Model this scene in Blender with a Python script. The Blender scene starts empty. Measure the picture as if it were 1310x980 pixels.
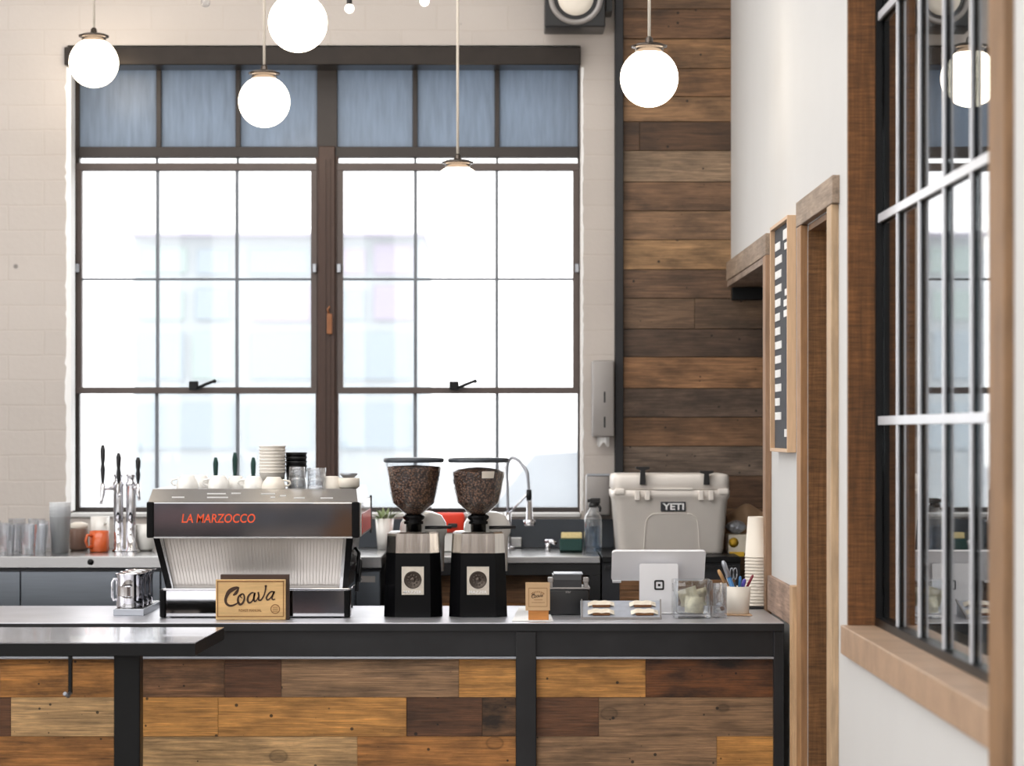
import bpy, bmesh, math, random
from mathutils import Vector, Matrix
random.seed(7)
PI = math.pi
scene = bpy.context.scene
col = scene.collection

# ------------------------------------------------------------------ camera model
F = 3230.0            # focal length in pixels of the 1310 px wide frame
VX, VY = 640.0, 552.0  # vanishing point of the depth lines
EYE = 1.67
def X(px, d): return (px - VX) * d / F
def Z(py, d): return EYE + (VY - py) * d / F
def S(n, d): return n * d / F
XR = 0.968            # right wall plane
DB = 10.6             # back wall plane
DC = 8.4              # front edge of the counter
ZC = Z(797, DC)       # counter top
DK = 9.85             # front edge of the back counter
ZK = Z(712, DK)       # back counter top
def dC(py): return (EYE - ZC) * F / (py - VY)
def dK(py): return (EYE - ZK) * F / (py - VY)

def lin(c):
    c = c / 255.0
    return c / 12.92 if c <= 0.04045 else ((c + 0.055) / 1.055) ** 2.4
def rgb(r, g, b): return (lin(r), lin(g), lin(b), 1.0)

# ------------------------------------------------------------------ materials
def newmat(name):
    m = bpy.data.materials.new(name); m.use_nodes = True
    nt = m.node_tree; nt.nodes.clear()
    out = nt.nodes.new('ShaderNodeOutputMaterial')
    return m, nt, out
def N(nt, t, **kw):
    n = nt.nodes.new(t)
    for k, v in kw.items():
        if k.startswith('i_'): n.inputs[k[2:].replace('_', ' ')].default_value = v
        else: setattr(n, k, v)
    return n
def L(nt, a, b): nt.links.new(a, b)

def pbr(name, c, rough=0.5, metal=0.0, coat=0.0, var=0.08, vscale=12.0, bump=0.0, bscale=60.0, stretch=None,
        spec=0.5, aniso=0.0, rvar=0.0):
    m, nt, out = newmat(name)
    p = N(nt, 'ShaderNodeBsdfPrincipled')
    p.inputs['Roughness'].default_value = rough
    p.inputs['Metallic'].default_value = metal
    p.inputs['Coat Weight'].default_value = coat
    p.inputs['Specular IOR Level'].default_value = spec
    tc = N(nt, 'ShaderNodeTexCoord')
    mp = N(nt, 'ShaderNodeMapping'); L(nt, tc.outputs['Object'], mp.inputs['Vector'])
    if stretch: mp.inputs['Scale'].default_value = stretch
    no = N(nt, 'ShaderNodeTexNoise'); no.inputs['Scale'].default_value = vscale; no.inputs['Detail'].default_value = 4
    L(nt, mp.outputs['Vector'], no.inputs['Vector'])
    mr = N(nt, 'ShaderNodeMapRange'); mr.inputs['To Min'].default_value = 1 - var * 2; mr.inputs['To Max'].default_value = 1 + var * 2
    L(nt, no.outputs['Fac'], mr.inputs['Value'])
    mx = N(nt, 'ShaderNodeVectorMath', operation='SCALE'); mx.inputs[0].default_value = c[:3]
    L(nt, mr.outputs['Result'], mx.inputs['Scale'])
    L(nt, mx.outputs['Vector'], p.inputs['Base Color'])
    if rvar:
        m2 = N(nt, 'ShaderNodeMapRange'); m2.inputs['To Min'].default_value = max(0.02, rough - rvar); m2.inputs['To Max'].default_value = rough + rvar
        L(nt, no.outputs['Fac'], m2.inputs['Value']); L(nt, m2.outputs['Result'], p.inputs['Roughness'])
    if bump:
        n2 = N(nt, 'ShaderNodeTexNoise'); n2.inputs['Scale'].default_value = bscale; n2.inputs['Detail'].default_value = 5
        L(nt, mp.outputs['Vector'], n2.inputs['Vector'])
        b = N(nt, 'ShaderNodeBump'); b.inputs['Strength'].default_value = bump; b.inputs['Distance'].default_value = 0.01
        L(nt, n2.outputs['Fac'], b.inputs['Height']); L(nt, b.outputs['Normal'], p.inputs['Normal'])
    L(nt, p.outputs['BSDF'], out.inputs['Surface'])
    return m

def wood(name, axis='X', rough=0.6, contrast=1.0, holes=True, sawn=0.0, gs=1.0, blot=0.5):
    """weathered wood; plank colour in the 'pcol' attribute, its random number in the alpha channel"""
    m, nt, out = newmat(name)
    p = N(nt, 'ShaderNodeBsdfPrincipled'); p.inputs['Roughness'].default_value = rough
    at = N(nt, 'ShaderNodeAttribute', attribute_name='pcol')
    tc = N(nt, 'ShaderNodeTexCoord')
    of = N(nt, 'ShaderNodeVectorMath', operation='SCALE'); of.inputs[0].default_value = (37.1, 19.7, 53.3)
    L(nt, at.outputs['Alpha'], of.inputs['Scale'])
    ad = N(nt, 'ShaderNodeVectorMath', operation='ADD'); L(nt, tc.outputs['Object'], ad.inputs[0]); L(nt, of.outputs['Vector'], ad.inputs[1])
    sc = {'X': (1, 14, 14), 'Z': (14, 14, 1), 'Y': (14, 1, 14)}[axis]
    mp = N(nt, 'ShaderNodeMapping'); mp.inputs['Scale'].default_value = sc; L(nt, ad.outputs['Vector'], mp.inputs['Vector'])
    g = N(nt, 'ShaderNodeTexNoise'); g.inputs['Scale'].default_value = 5 * gs; g.inputs['Detail'].default_value = 8; g.inputs['Roughness'].default_value = 0.65
    g.inputs['Distortion'].default_value = 0.6
    L(nt, mp.outputs['Vector'], g.inputs['Vector'])
    r1 = N(nt, 'ShaderNodeMapRange'); r1.inputs['From Min'].default_value = 0.25; r1.inputs['From Max'].default_value = 0.75
    r1.inputs['To Min'].default_value = 1 - 0.5 * contrast; r1.inputs['To Max'].default_value = 1 + 0.42 * contrast
    L(nt, g.outputs['Fac'], r1.inputs['Value'])
    # blotchy stains
    sc2 = {'X': (1, 2.4, 2.4), 'Z': (2.4, 2.4, 1), 'Y': (2.4, 1, 2.4)}[axis]
    mp2 = N(nt, 'ShaderNodeMapping'); mp2.inputs['Scale'].default_value = sc2; L(nt, ad.outputs['Vector'], mp2.inputs['Vector'])
    s = N(nt, 'ShaderNodeTexNoise'); s.inputs['Scale'].default_value = 4.5; s.inputs['Detail'].default_value = 5; s.inputs['Roughness'].default_value = 0.6
    L(nt, mp2.outputs['Vector'], s.inputs['Vector'])
    r2 = N(nt, 'ShaderNodeMapRange'); r2.inputs['From Min'].default_value = 0.32; r2.inputs['From Max'].default_value = 0.6
    r2.inputs['To Min'].default_value = 1 - blot * contrast; r2.inputs['To Max'].default_value = 1.1
    L(nt, s.outputs['Fac'], r2.inputs['Value'])
    if blot > .55:
        tm = N(nt, 'ShaderNodeMapRange'); tm.inputs['To Min'].default_value = 0.72; tm.inputs['To Max'].default_value = 0.08
        L(nt, at.outputs['Alpha'], tm.inputs['Value']); L(nt, tm.outputs['Result'], r2.inputs['To Min'])
    mu = N(nt, 'ShaderNodeMath', operation='MULTIPLY'); L(nt, r1.outputs['Result'], mu.inputs[0]); L(nt, r2.outputs['Result'], mu.inputs[1])
    fac = mu.outputs['Value']
    if blot > .55:
        mk_ = N(nt, 'ShaderNodeMapping'); mk_.inputs['Scale'].default_value = {'X': (.8, 1, 1.1), 'Z': (1.1, 1, .8), 'Y': (1, .8, 1)}[axis]; L(nt, ad.outputs['Vector'], mk_.inputs['Vector'])
        vk = N(nt, 'ShaderNodeTexVoronoi'); vk.inputs['Scale'].default_value = 5.5; L(nt, mk_.outputs['Vector'], vk.inputs['Vector'])
        sk = N(nt, 'ShaderNodeSeparateColor'); L(nt, vk.outputs['Color'], sk.inputs['Color'])
        gk = N(nt, 'ShaderNodeMath', operation='GREATER_THAN'); L(nt, sk.outputs['Green'], gk.inputs[0]); gk.inputs[1].default_value = 0.78
        kr = N(nt, 'ShaderNodeValToRGB'); e_ = kr.color_ramp.elements
        e_[0].position = 0.0; e_[0].color = (.7, .7, .7, 1); e_[1].position = 0.20; e_[1].color = (1, 1, 1, 1)
        q_ = e_.new(0.10); q_.color = (.7, .7, .7, 1); q_ = e_.new(0.125); q_.color = (.52, .52, .52, 1); q_ = e_.new(0.15); q_.color = (.9, .9, .9, 1)
        L(nt, vk.outputs['Distance'], kr.inputs[0])
        mk2 = N(nt, 'ShaderNodeMix'); L(nt, gk.outputs[0], mk2.inputs['Factor']); mk2.inputs['A'].default_value = 1.0; L(nt, kr.outputs[0], mk2.inputs['B'])
        m8 = N(nt, 'ShaderNodeMath', operation='MULTIPLY'); L(nt, fac, m8.inputs[0]); L(nt, mk2.outputs['Result'], m8.inputs[1]); fac = m8.outputs['Value']
    mpf = N(nt, 'ShaderNodeMapping'); mpf.inputs['Scale'].default_value = {'X': (3, 110, 110), 'Z': (110, 110, 3), 'Y': (110, 3, 110)}[axis]; L(nt, ad.outputs['Vector'], mpf.inputs['Vector'])
    fn_ = N(nt, 'ShaderNodeTexNoise'); fn_.inputs['Scale'].default_value = 2.5; fn_.inputs['Detail'].default_value = 3; L(nt, mpf.outputs['Vector'], fn_.inputs['Vector'])
    rf = N(nt, 'ShaderNodeMapRange'); rf.inputs['From Min'].default_value = 0.3; rf.inputs['From Max'].default_value = 0.7; rf.inputs['To Min'].default_value = 1 - 0.28 * contrast; rf.inputs['To Max'].default_value = 1 + 0.16 * contrast
    L(nt, fn_.outputs['Fac'], rf.inputs['Value'])
    mf = N(nt, 'ShaderNodeMath', operation='MULTIPLY'); L(nt, fac, mf.inputs[0]); L(nt, rf.outputs['Result'], mf.inputs[1]); fac = mf.outputs['Value']
    if holes:
        v = N(nt, 'ShaderNodeTexVoronoi'); v.inputs['Scale'].default_value = 26
        L(nt, ad.outputs['Vector'], v.inputs['Vector'])
        sepc = N(nt, 'ShaderNodeSeparateColor'); L(nt, v.outputs['Color'], sepc.inputs['Color'])
        lt = N(nt, 'ShaderNodeMath', operation='MULTIPLY'); L(nt, sepc.outputs['Red'], lt.inputs[0]); lt.inputs[1].default_value = 0.30
        sb = N(nt, 'ShaderNodeMath', operation='SUBTRACT'); L(nt, lt.outputs['Value'], sb.inputs[0]); sb.inputs[1].default_value = 0.16
        dl = N(nt, 'ShaderNodeMath', operation='SUBTRACT'); L(nt, v.outputs['Distance'], dl.inputs[0]); L(nt, sb.outputs['Value'], dl.inputs[1])
        r3 = N(nt, 'ShaderNodeMapRange'); r3.inputs['From Min'].default_value = 0.0; r3.inputs['From Max'].default_value = 0.05
        r3.inputs['To Min'].default_value = 0.15; r3.inputs['To Max'].default_value = 1.0
        L(nt, dl.outputs['Value'], r3.inputs['Value'])
        m3 = N(nt, 'ShaderNodeMath', operation='MULTIPLY'); L(nt, fac, m3.inputs[0]); L(nt, r3.outputs['Result'], m3.inputs[1]); fac = m3.outputs['Value']
    if sawn:
        m9 = N(nt, 'ShaderNodeMapping'); m9.inputs['Scale'].default_value = (5, 5, 70) if axis == 'Z' else (70, 5, 5); L(nt, ad.outputs['Vector'], m9.inputs['Vector'])
        w = N(nt, 'ShaderNodeTexNoise'); w.inputs['Scale'].default_value = 2.2; w.inputs['Detail'].default_value = 5; w.inputs['Roughness'].default_value = 0.7
        L(nt, m9.outputs['Vector'], w.inputs['Vector'])
        r4 = N(nt, 'ShaderNodeMapRange'); r4.inputs['From Min'].default_value = 0.3; r4.inputs['From Max'].default_value = 0.7; r4.inputs['To Min'].default_value = 1 - sawn; r4.inputs['To Max'].default_value = 1 + sawn * 0.6
        L(nt, w.outputs['Fac'], r4.inputs['Value'])
        m4 = N(nt, 'ShaderNodeMath', operation='MULTIPLY'); L(nt, fac, m4.inputs[0]); L(nt, r4.outputs['Result'], m4.inputs[1]); fac = m4.outputs['Value']
    vs = N(nt, 'ShaderNodeVectorMath', operation='SCALE'); L(nt, at.outputs['Color'], vs.inputs[0]); L(nt, fac, vs.inputs['Scale'])
    L(nt, vs.outputs['Vector'], p.inputs['Base Color'])
    b = N(nt, 'ShaderNodeBump'); b.inputs['Strength'].default_value = 0.25; b.inputs['Distance'].default_value = 0.004
    L(nt, fac, b.inputs['Height']); L(nt, b.outputs['Normal'], p.inputs['Normal'])
    L(nt, p.outputs['BSDF'], out.inputs['Surface'])
    return m

def thin_glass(name, tint=(1, 1, 1, 1), ior=1.6, veil=0.0, rough=0.0, power=5.0):
    m, nt, out = newmat(name)
    t = N(nt, 'ShaderNodeBsdfTransparent'); t.inputs['Color'].default_value = tint
    g = N(nt, 'ShaderNodeBsdfGlossy'); g.inputs['Roughness'].default_value = rough
    lw = N(nt, 'ShaderNodeLayerWeight'); lw.inputs['Blend'].default_value = 0.5
    pw = N(nt, 'ShaderNodeMath', operation='POWER'); L(nt, lw.outputs['Facing'], pw.inputs[0]); pw.inputs[1].default_value = power
    f = N(nt, 'ShaderNodeMapRange'); f.inputs['To Min'].default_value = ((ior - 1) / (ior + 1)) ** 2; f.inputs['To Max'].default_value = 1.0
    L(nt, pw.outputs[0], f.inputs['Value'])
    mx = N(nt, 'ShaderNodeMixShader'); L(nt, f.outputs[0], mx.inputs[0]); L(nt, t.outputs[0], mx.inputs[1]); L(nt, g.outputs[0], mx.inputs[2])
    last = mx
    if veil:
        d = N(nt, 'ShaderNodeBsdfTranslucent'); d.inputs['Color'].default_value = (0.95, 0.97, 1, 1)
        m2 = N(nt, 'ShaderNodeMixShader'); m2.inputs[0].default_value = veil
        L(nt, mx.outputs[0], m2.inputs[1]); L(nt, d.outputs[0], m2.inputs[2]); last = m2
    L(nt, last.outputs[0], out.inputs['Surface'])
    return m
def solid_glass(name, tint=(0.97, 0.99, 1, 1), rough=0.0):
    m, nt, out = newmat(name)
    g = N(nt, 'ShaderNodeBsdfGlass'); g.inputs['Color'].default_value = tint; g.inputs['IOR'].default_value = 1.45; g.inputs['Roughness'].default_value = rough
    L(nt, g.outputs[0], out.inputs['Surface'])
    return m
def emit(name, c, s):
    m, nt, out = newmat(name)
    e = N(nt, 'ShaderNodeEmission'); e.inputs['Color'].default_value = c; e.inputs['Strength'].default_value = s
    L(nt, e.outputs[0], out.inputs['Surface'])
    return m
def frosted(name, c, tr):
    m, nt, out = newmat(name)
    tc = N(nt, 'ShaderNodeTexCoord')
    mp = N(nt, 'ShaderNodeMapping'); mp.inputs['Scale'].default_value = (9, 1, 1.2); L(nt, tc.outputs['Object'], mp.inputs['Vector'])
    no = N(nt, 'ShaderNodeTexNoise'); no.inputs['Scale'].default_value = 5; no.inputs['Detail'].default_value = 6; L(nt, mp.outputs['Vector'], no.inputs['Vector'])
    mr = N(nt, 'ShaderNodeMapRange'); mr.inputs['To Min'].default_value = 0.72; mr.inputs['To Max'].default_value = 1.28; L(nt, no.outputs['Fac'], mr.inputs['Value'])
    v = N(nt, 'ShaderNodeVectorMath', operation='SCALE'); v.inputs[0].default_value = c[:3]; L(nt, mr.outputs['Result'], v.inputs['Scale'])
    a = N(nt, 'ShaderNodeBsdfTranslucent'); L(nt, v.outputs[0], a.inputs['Color'])
    b = N(nt, 'ShaderNodeBsdfPrincipled'); b.inputs['Roughness'].default_value = 0.25; L(nt, v.outputs[0], b.inputs['Base Color'])
    mx = N(nt, 'ShaderNodeMixShader'); mx.inputs[0].default_value = tr
    L(nt, b.outputs[0], mx.inputs[1]); L(nt, a.outputs[0], mx.inputs[2]); L(nt, mx.outputs[0], out.inputs['Surface'])
    return m
def brick(name, c):
    m, nt, out = newmat(name)
    p = N(nt, 'ShaderNodeBsdfPrincipled'); p.inputs['Roughness'].default_value = 0.6
    tc = N(nt, 'ShaderNodeTexCoord')
    sx = N(nt, 'ShaderNodeSeparateXYZ'); L(nt, tc.outputs['Object'], sx.inputs[0])
    sm = N(nt, 'ShaderNodeMath', operation='ADD'); L(nt, sx.outputs['X'], sm.inputs[0]); L(nt, sx.outputs['Y'], sm.inputs[1])
    cx = N(nt, 'ShaderNodeCombineXYZ'); L(nt, sm.outputs[0], cx.inputs['X']); L(nt, sx.outputs['Z'], cx.inputs['Y'])
    nd = N(nt, 'ShaderNodeTexNoise'); nd.inputs['Scale'].default_value = 7; L(nt, tc.outputs['Object'], nd.inputs['Vector'])
    sc = N(nt, 'ShaderNodeVectorMath', operation='SCALE'); L(nt, nd.outputs['Color'], sc.inputs[0]); sc.inputs['Scale'].default_value = 0.012
    ad = N(nt, 'ShaderNodeVectorMath', operation='ADD'); L(nt, cx.outputs[0], ad.inputs[0]); L(nt, sc.outputs[0], ad.inputs[1])
    bt = N(nt, 'ShaderNodeTexBrick'); bt.inputs['Scale'].default_value = 1.0
    bt.inputs['Brick Width'].default_value = 0.30; bt.inputs['Row Height'].default_value = 0.105; bt.inputs['Mortar Size'].default_value = 0.006; bt.inputs['Mortar Smooth'].default_value = 0.8
    bt.inputs['Color1'].default_value = (c[0], c[1], c[2], 1); bt.inputs['Color2'].default_value = (c[0] * .97, c[1] * .97, c[2] * .97, 1)
    bt.inputs['Mortar'].default_value = (c[0] * .965, c[1] * .955, c[2] * .945, 1)
    L(nt, ad.outputs[0], bt.inputs['Vector'])
    # pits and flakes
    v = N(nt, 'ShaderNodeTexVoronoi'); v.inputs['Scale'].default_value = 9; L(nt, tc.outputs['Object'], v.inputs['Vector'])
    sp = N(nt, 'ShaderNodeSeparateColor'); L(nt, v.outputs['Color'], sp.inputs[0])
    ml = N(nt, 'ShaderNodeMath', operation='MULTIPLY_ADD'); L(nt, sp.outputs['Red'], ml.inputs[0]); ml.inputs[1].default_value = 0.32; ml.inputs[2].default_value = -0.24
    df = N(nt, 'ShaderNodeMath', operation='SUBTRACT'); L(nt, v.outputs['Distance'], df.inputs[0]); L(nt, ml.outputs[0], df.inputs[1])
    mr = N(nt, 'ShaderNodeMapRange'); mr.inputs['From Min'].default_value = 0; mr.inputs['From Max'].default_value = 0.06; mr.inputs['To Min'].default_value = 0.4
    L(nt, df.outputs[0], mr.inputs['Value'])
    st = N(nt, 'ShaderNodeTexNoise'); st.inputs['Scale'].default_value = 2.5; st.inputs['Detail'].default_value = 6; L(nt, tc.outputs['Object'], st.inputs['Vector'])
    m5 = N(nt, 'ShaderNodeMapRange'); m5.inputs['To Min'].default_value = 0.9; m5.inputs['To Max'].default_value = 1.08; L(nt, st.outputs['Fac'], m5.inputs['Value'])
    mm = N(nt, 'ShaderNodeMath', operation='MULTIPLY'); L(nt, mr.outputs[0], mm.inputs[0]); L(nt, m5.outputs[0], mm.inputs[1])
    vs = N(nt, 'ShaderNodeVectorMath', operation='SCALE'); L(nt, bt.outputs['Color'], vs.inputs[0]); L(nt, mm.outputs[0], vs.inputs['Scale'])
    L(nt, vs.outputs[0], p.inputs['Base Color'])
    n3 = N(nt, 'ShaderNodeTexNoise'); n3.inputs['Scale'].default_value = 40; n3.inputs['Detail'].default_value = 5; L(nt, tc.outputs['Object'], n3.inputs['Vector'])
    h = N(nt, 'ShaderNodeMath', operation='MULTIPLY_ADD'); L(nt, bt.outputs['Fac'], h.inputs[0]); h.inputs[1].default_value = -0.6; L(nt, n3.outputs['Fac'], h.inputs[2])
    b = N(nt, 'ShaderNodeBump'); b.inputs['Strength'].default_value = 0.22; b.inputs['Distance'].default_value = 0.005
    L(nt, h.outputs[0], b.inputs['Height']); L(nt, b.outputs['Normal'], p.inputs['Normal'])
    L(nt, p.outputs[0], out.inputs['Surface'])
    return m
def beans_mat(name):
    m, nt, out = newmat(name)
    p = N(nt, 'ShaderNodeBsdfPrincipled'); p.inputs['Roughness'].default_value = 0.35
    tc = N(nt, 'ShaderNodeTexCoord')
    v = N(nt, 'ShaderNodeTexVoronoi'); v.inputs['Scale'].default_value = 125; L(nt, tc.outputs['Object'], v.inputs['Vector'])
    cr = N(nt, 'ShaderNodeValToRGB')
    cr.color_ramp.elements[0].color = rgb(150, 112, 88); cr.color_ramp.elements[1].color = rgb(40, 24, 18)
    cr.color_ramp.elements[0].position = 0.05; cr.color_ramp.elements[1].position = 0.62
    L(nt, v.outputs['Distance'], cr.inputs[0]); L(nt, cr.outputs[0], p.inputs['Base Color'])
    b = N(nt, 'ShaderNodeBump'); b.inputs['Strength'].default_value = 0.9; b.inputs['Distance'].default_value = 0.004; b.invert = True
    L(nt, v.outputs['Distance'], b.inputs['Height']); L(nt, b.outputs['Normal'], p.inputs['Normal'])
    L(nt, p.outputs[0], out.inputs['Surface'])
    return m

M = {}
M['brick'] = brick('painted_brick', rgb(196, 188, 182))
M['plaster'] = pbr('white_plaster', rgb(206, 206, 206), 0.7, var=0.02, vscale=3, bump=0.05)
M['daylit_plaster'] = pbr('daylit_white_plaster', rgb(246, 246, 246), 0.7, var=0.02)  # near-white, paints daylight onto the window reveal
M['ceiling'] = pbr('ceiling_paint', rgb(222, 216, 206), 0.8, var=0.02)
M['floor'] = pbr('concrete', rgb(120, 112, 104), 0.35, var=0.1, vscale=3)
M['plank'] = wood('reclaimed_planks', 'X', 0.55, contrast=1.15, blot=0.62)
M['plank_wall'] = wood('wall_planks', 'X', 0.6, contrast=1.1, holes=True, gs=1.3)
M['woodZ'] = wood('rough_sawn_jamb', 'Z', 0.65, contrast=0.7, holes=False, sawn=0.5, gs=0.6)
M['woodY'] = wood('aged_beam', 'Y', 0.65, contrast=0.7, holes=True)
M['woodV'] = wood('aged_casing', 'Z', 0.6, contrast=0.45, holes=False)
M['woodX'] = wood('light_wood', 'X', 0.5, contrast=0.28, holes=False, gs=2)
M['steel'] = pbr('blackened_steel', rgb(52, 52, 54), 0.38, 0.7, var=0.15, vscale=8, rvar=0.1)
M['steel_dark'] = pbr('black_steel', rgb(17, 18, 20), 0.4, 0.5, var=0.1)
M['bronze'] = pbr('brown_painted_steel', rgb(66, 45, 36), 0.4, 0.1, var=0.12, vscale=20, stretch=(6, 6, 1))
M['frame'] = pbr('transom_steel', rgb(52, 46, 44), 0.45, 0.1, var=0.1)
M['sash'] = pbr('sash_steel', rgb(88, 78, 75), 0.45, 0.1, var=0.1)
M['muntin'] = pbr('hazed_muntin', rgb(112, 118, 126), 0.45, 0.1, var=0.1)  # blue-grey paints the bright window haze over the bars
M['lintel'] = pbr('lintel_steel', rgb(44, 38, 34), 0.28, 0.6, var=0.15)
M['counter'] = pbr('counter_steel', rgb(206, 206, 212), 0.36, 0.85, var=0.1, vscale=6, rvar=0.06)
M['table'] = pbr('table_steel', rgb(186, 188, 196), 0.2, 0.85, coat=0.3, var=0.1, vscale=5)
M['stainless'] = pbr('brushed_stainless', rgb(176, 176, 176), 0.26, 1.0, var=0.05, stretch=(1, 30, 30), vscale=6)
M['stain_d'] = pbr('stainless_panel', rgb(120, 126, 134), 0.3, 0.9, var=0.06, stretch=(1, 30, 30), vscale=6)
M['mirror'] = pbr('polished_steel', rgb(184, 184, 188), 0.05, 1.0, var=0.03)
M['chrome'] = pbr('chrome', rgb(215, 215, 220), 0.06, 1.0, var=0.02)
M['splash'] = pbr('ribbed_steel', rgb(222, 216, 210), 0.38, 0.6, var=0.03)
M['black'] = pbr('black_plastic', rgb(22, 22, 24), 0.35, var=0.1)
M['gloss_black'] = pbr('black_enamel', rgb(11, 11, 13), 0.22, var=0.05, spec=0.12)
M['slate'] = pbr('slate_backsplash', rgb(58, 64, 72), 0.35, var=0.15, vscale=4)
M['cabinet'] = pbr('dark_cabinet', rgb(40, 42, 48), 0.45, var=0.1)
M['white'] = pbr('white_ceramic', rgb(240, 238, 234), 0.15, coat=0.3, var=0.01)
M['paper'] = pbr('ivory_paper', rgb(238, 230, 218), 0.6, var=0.02)
M['cup_paper'] = pbr('cup_paper', rgb(250, 245, 238), 0.5, var=0.01)
M['paper_w'] = pbr('white_paper', rgb(240, 240, 240), 0.6, var=0.02)
M['cooler'] = pbr('cooler_shell', rgb(238, 231, 224), 0.42, var=0.02, bump=0.06, bscale=200)
M['ipad'] = pbr('white_plastic', rgb(240, 240, 244), 0.25, coat=0.3, var=0.01)
M['grey_metal'] = pbr('grey_metal', rgb(150, 146, 144), 0.4, 0.4, var=0.05)
M['cap_metal'] = pbr('nickel_cap', rgb(84, 76, 70), 0.25, 0.9, var=0.05)
M['collar'] = pbr('streaked_steel', rgb(226, 220, 212), 0.14, 0.95, var=0.16, vscale=9, stretch=(9, 9, .5), rvar=0.05)
M['badge'] = pbr('brushed_badge', rgb(206, 198, 186), 0.35, 0.7, var=0.1, vscale=60)
M['tray'] = pbr('pale_tray_metal', rgb(186, 192, 204), 0.35, 0.35, var=0.12, vscale=30)
M['alu'] = pbr('aluminium', rgb(168, 172, 180), 0.35, 0.9, var=0.08)
M['orange'] = pbr('orange_glaze', rgb(214, 96, 44), 0.2, coat=0.3, var=0.04)
M['red'] = pbr('red_enamel', rgb(236, 58, 30), 0.3, coat=0.2, var=0.03)
M['redtext'] = pbr('red_letters', rgb(240, 84, 34), 0.35, var=0.02)
M['brown'] = pbr('brown_jar', rgb(120, 92, 78), 0.3, var=0.1)
M['kraft'] = pbr('kraft_card', rgb(206, 172, 132), 0.7, var=0.04, vscale=40)
M['kraft_d'] = pbr('brown_paper', rgb(150, 120, 92), 0.7, var=0.1, bump=0.4, bscale=25)
M['foil'] = pbr('crumpled_foil', rgb(190, 194, 204), 0.3, 0.6, var=0.1, bump=0.8, bscale=30)
M['burn'] = pbr('burnt_lettering', rgb(62, 38, 22), 0.7, var=0.2, vscale=90)
M['burn_l'] = pbr('scorched_line', rgb(150, 108, 64), 0.7, var=0.1)
M['darkwood'] = pbr('dark_walnut', rgb(62, 42, 30), 0.5, var=0.15, stretch=(1, 12, 12))
M['blockwood'] = pbr('oiled_oak', rgb(190, 126, 62), 0.5, var=0.15, stretch=(1, 12, 12))
M['handle_wood'] = pbr('worn_handle_wood', rgb(146, 92, 54), 0.5, var=0.15)
M['oak'] = pbr('pale_oak', rgb(206, 172, 138), 0.5, var=0.08, stretch=(14, 14, 1))
M['felt'] = pbr('letter_board_felt', rgb(62, 64, 70), 0.8, var=0.05)
M['sponge'] = pbr('yellow_sponge', rgb(222, 204, 150), 0.9, var=0.1, vscale=90, bump=0.4)
M['scrub'] = pbr('green_scourer', rgb(36, 66, 62), 0.9, var=0.1, vscale=90)
M['yellow'] = pbr('yellow_print', rgb(244, 196, 60), 0.5, var=0.1)
M['bill'] = pbr('banknote', rgb(232, 222, 190), 0.7, var=0.3, vscale=45)
M['blue'] = pbr('blue_plastic', rgb(60, 120, 176), 0.3, var=0.05)
M['tan'] = pbr('tan_plastic', rgb(206, 160, 110), 0.4, var=0.05)
M['purple'] = pbr('violet_cap', rgb(90, 80, 180), 0.3, var=0.05)
M['maroon'] = pbr('maroon_barrel', rgb(130, 34, 54), 0.3, var=0.05)
M['choc'] = pbr('waffle_brown', rgb(120, 78, 44), 0.6, var=0.15, vscale=60)
M['wrap'] = pbr('clear_cream_wrapper', rgb(236, 226, 208), 0.3, var=0.08, vscale=30, bump=0.3)
M['beans'] = beans_mat('coffee_beans')
M['pane'] = thin_glass('window_pane', (0.98, 0.99, 1, 1), 1.45, veil=0.10)
M['pane2'] = thin_glass('dark_pane', (0.80, 0.84, 0.86, 1), 1.7, power=3.6)
M['clear'] = thin_glass('clear_plastic', (0.95, 0.95, 0.96, 1), 1.5, power=4.0)
M['tumbler'] = thin_glass('tumbler_glass', (0.96, 0.97, 0.985, 1), 1.75, power=2.2, veil=0.05)
M['glass'] = thin_glass('thick_glass', (0.94, 0.96, 0.98, 1), 1.7, power=2.2)
M['frost_cup'] = frosted('frosted_cup_plastic', rgb(246, 248, 250), 0.5)
M['frosted'] = frosted('filmed_pane', rgb(160, 172, 186), 0.6)
M['globe'] = emit('lit_opal_glass', (1.0, 0.85, 0.66, 1), 5.0)
M['bulb'] = emit('lit_bulb', (1.0, 0.92, 0.78, 1), 2.0)
M['facade'] = pbr('pale_facade', rgb(152, 160, 164), 0.8, var=0.03, vscale=0.6)
M['facade_pink'] = pbr('lilac_facade_panel', rgb(146, 138, 156), 0.8, var=0.05)
M['facade_green'] = pbr('pale_green_facade_panel', rgb(138, 156, 152), 0.8, var=0.05)
M['facade_glass'] = pbr('pale_shop_glass', rgb(126, 142, 152), 0.3, var=0.1)
M['street'] = pbr('pale_asphalt', rgb(168, 170, 174), 0.8, var=0.05)
M['car'] = pbr('white_car_paint', rgb(250, 250, 252), 0.25, coat=0.5, var=0.01)
M['carglass'] = pbr('grey_car_glass', rgb(160, 168, 176), 0.4, var=0.05)
M['rubber'] = pbr('tyre_rubber', rgb(40, 40, 42), 0.8, var=0.05)

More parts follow.
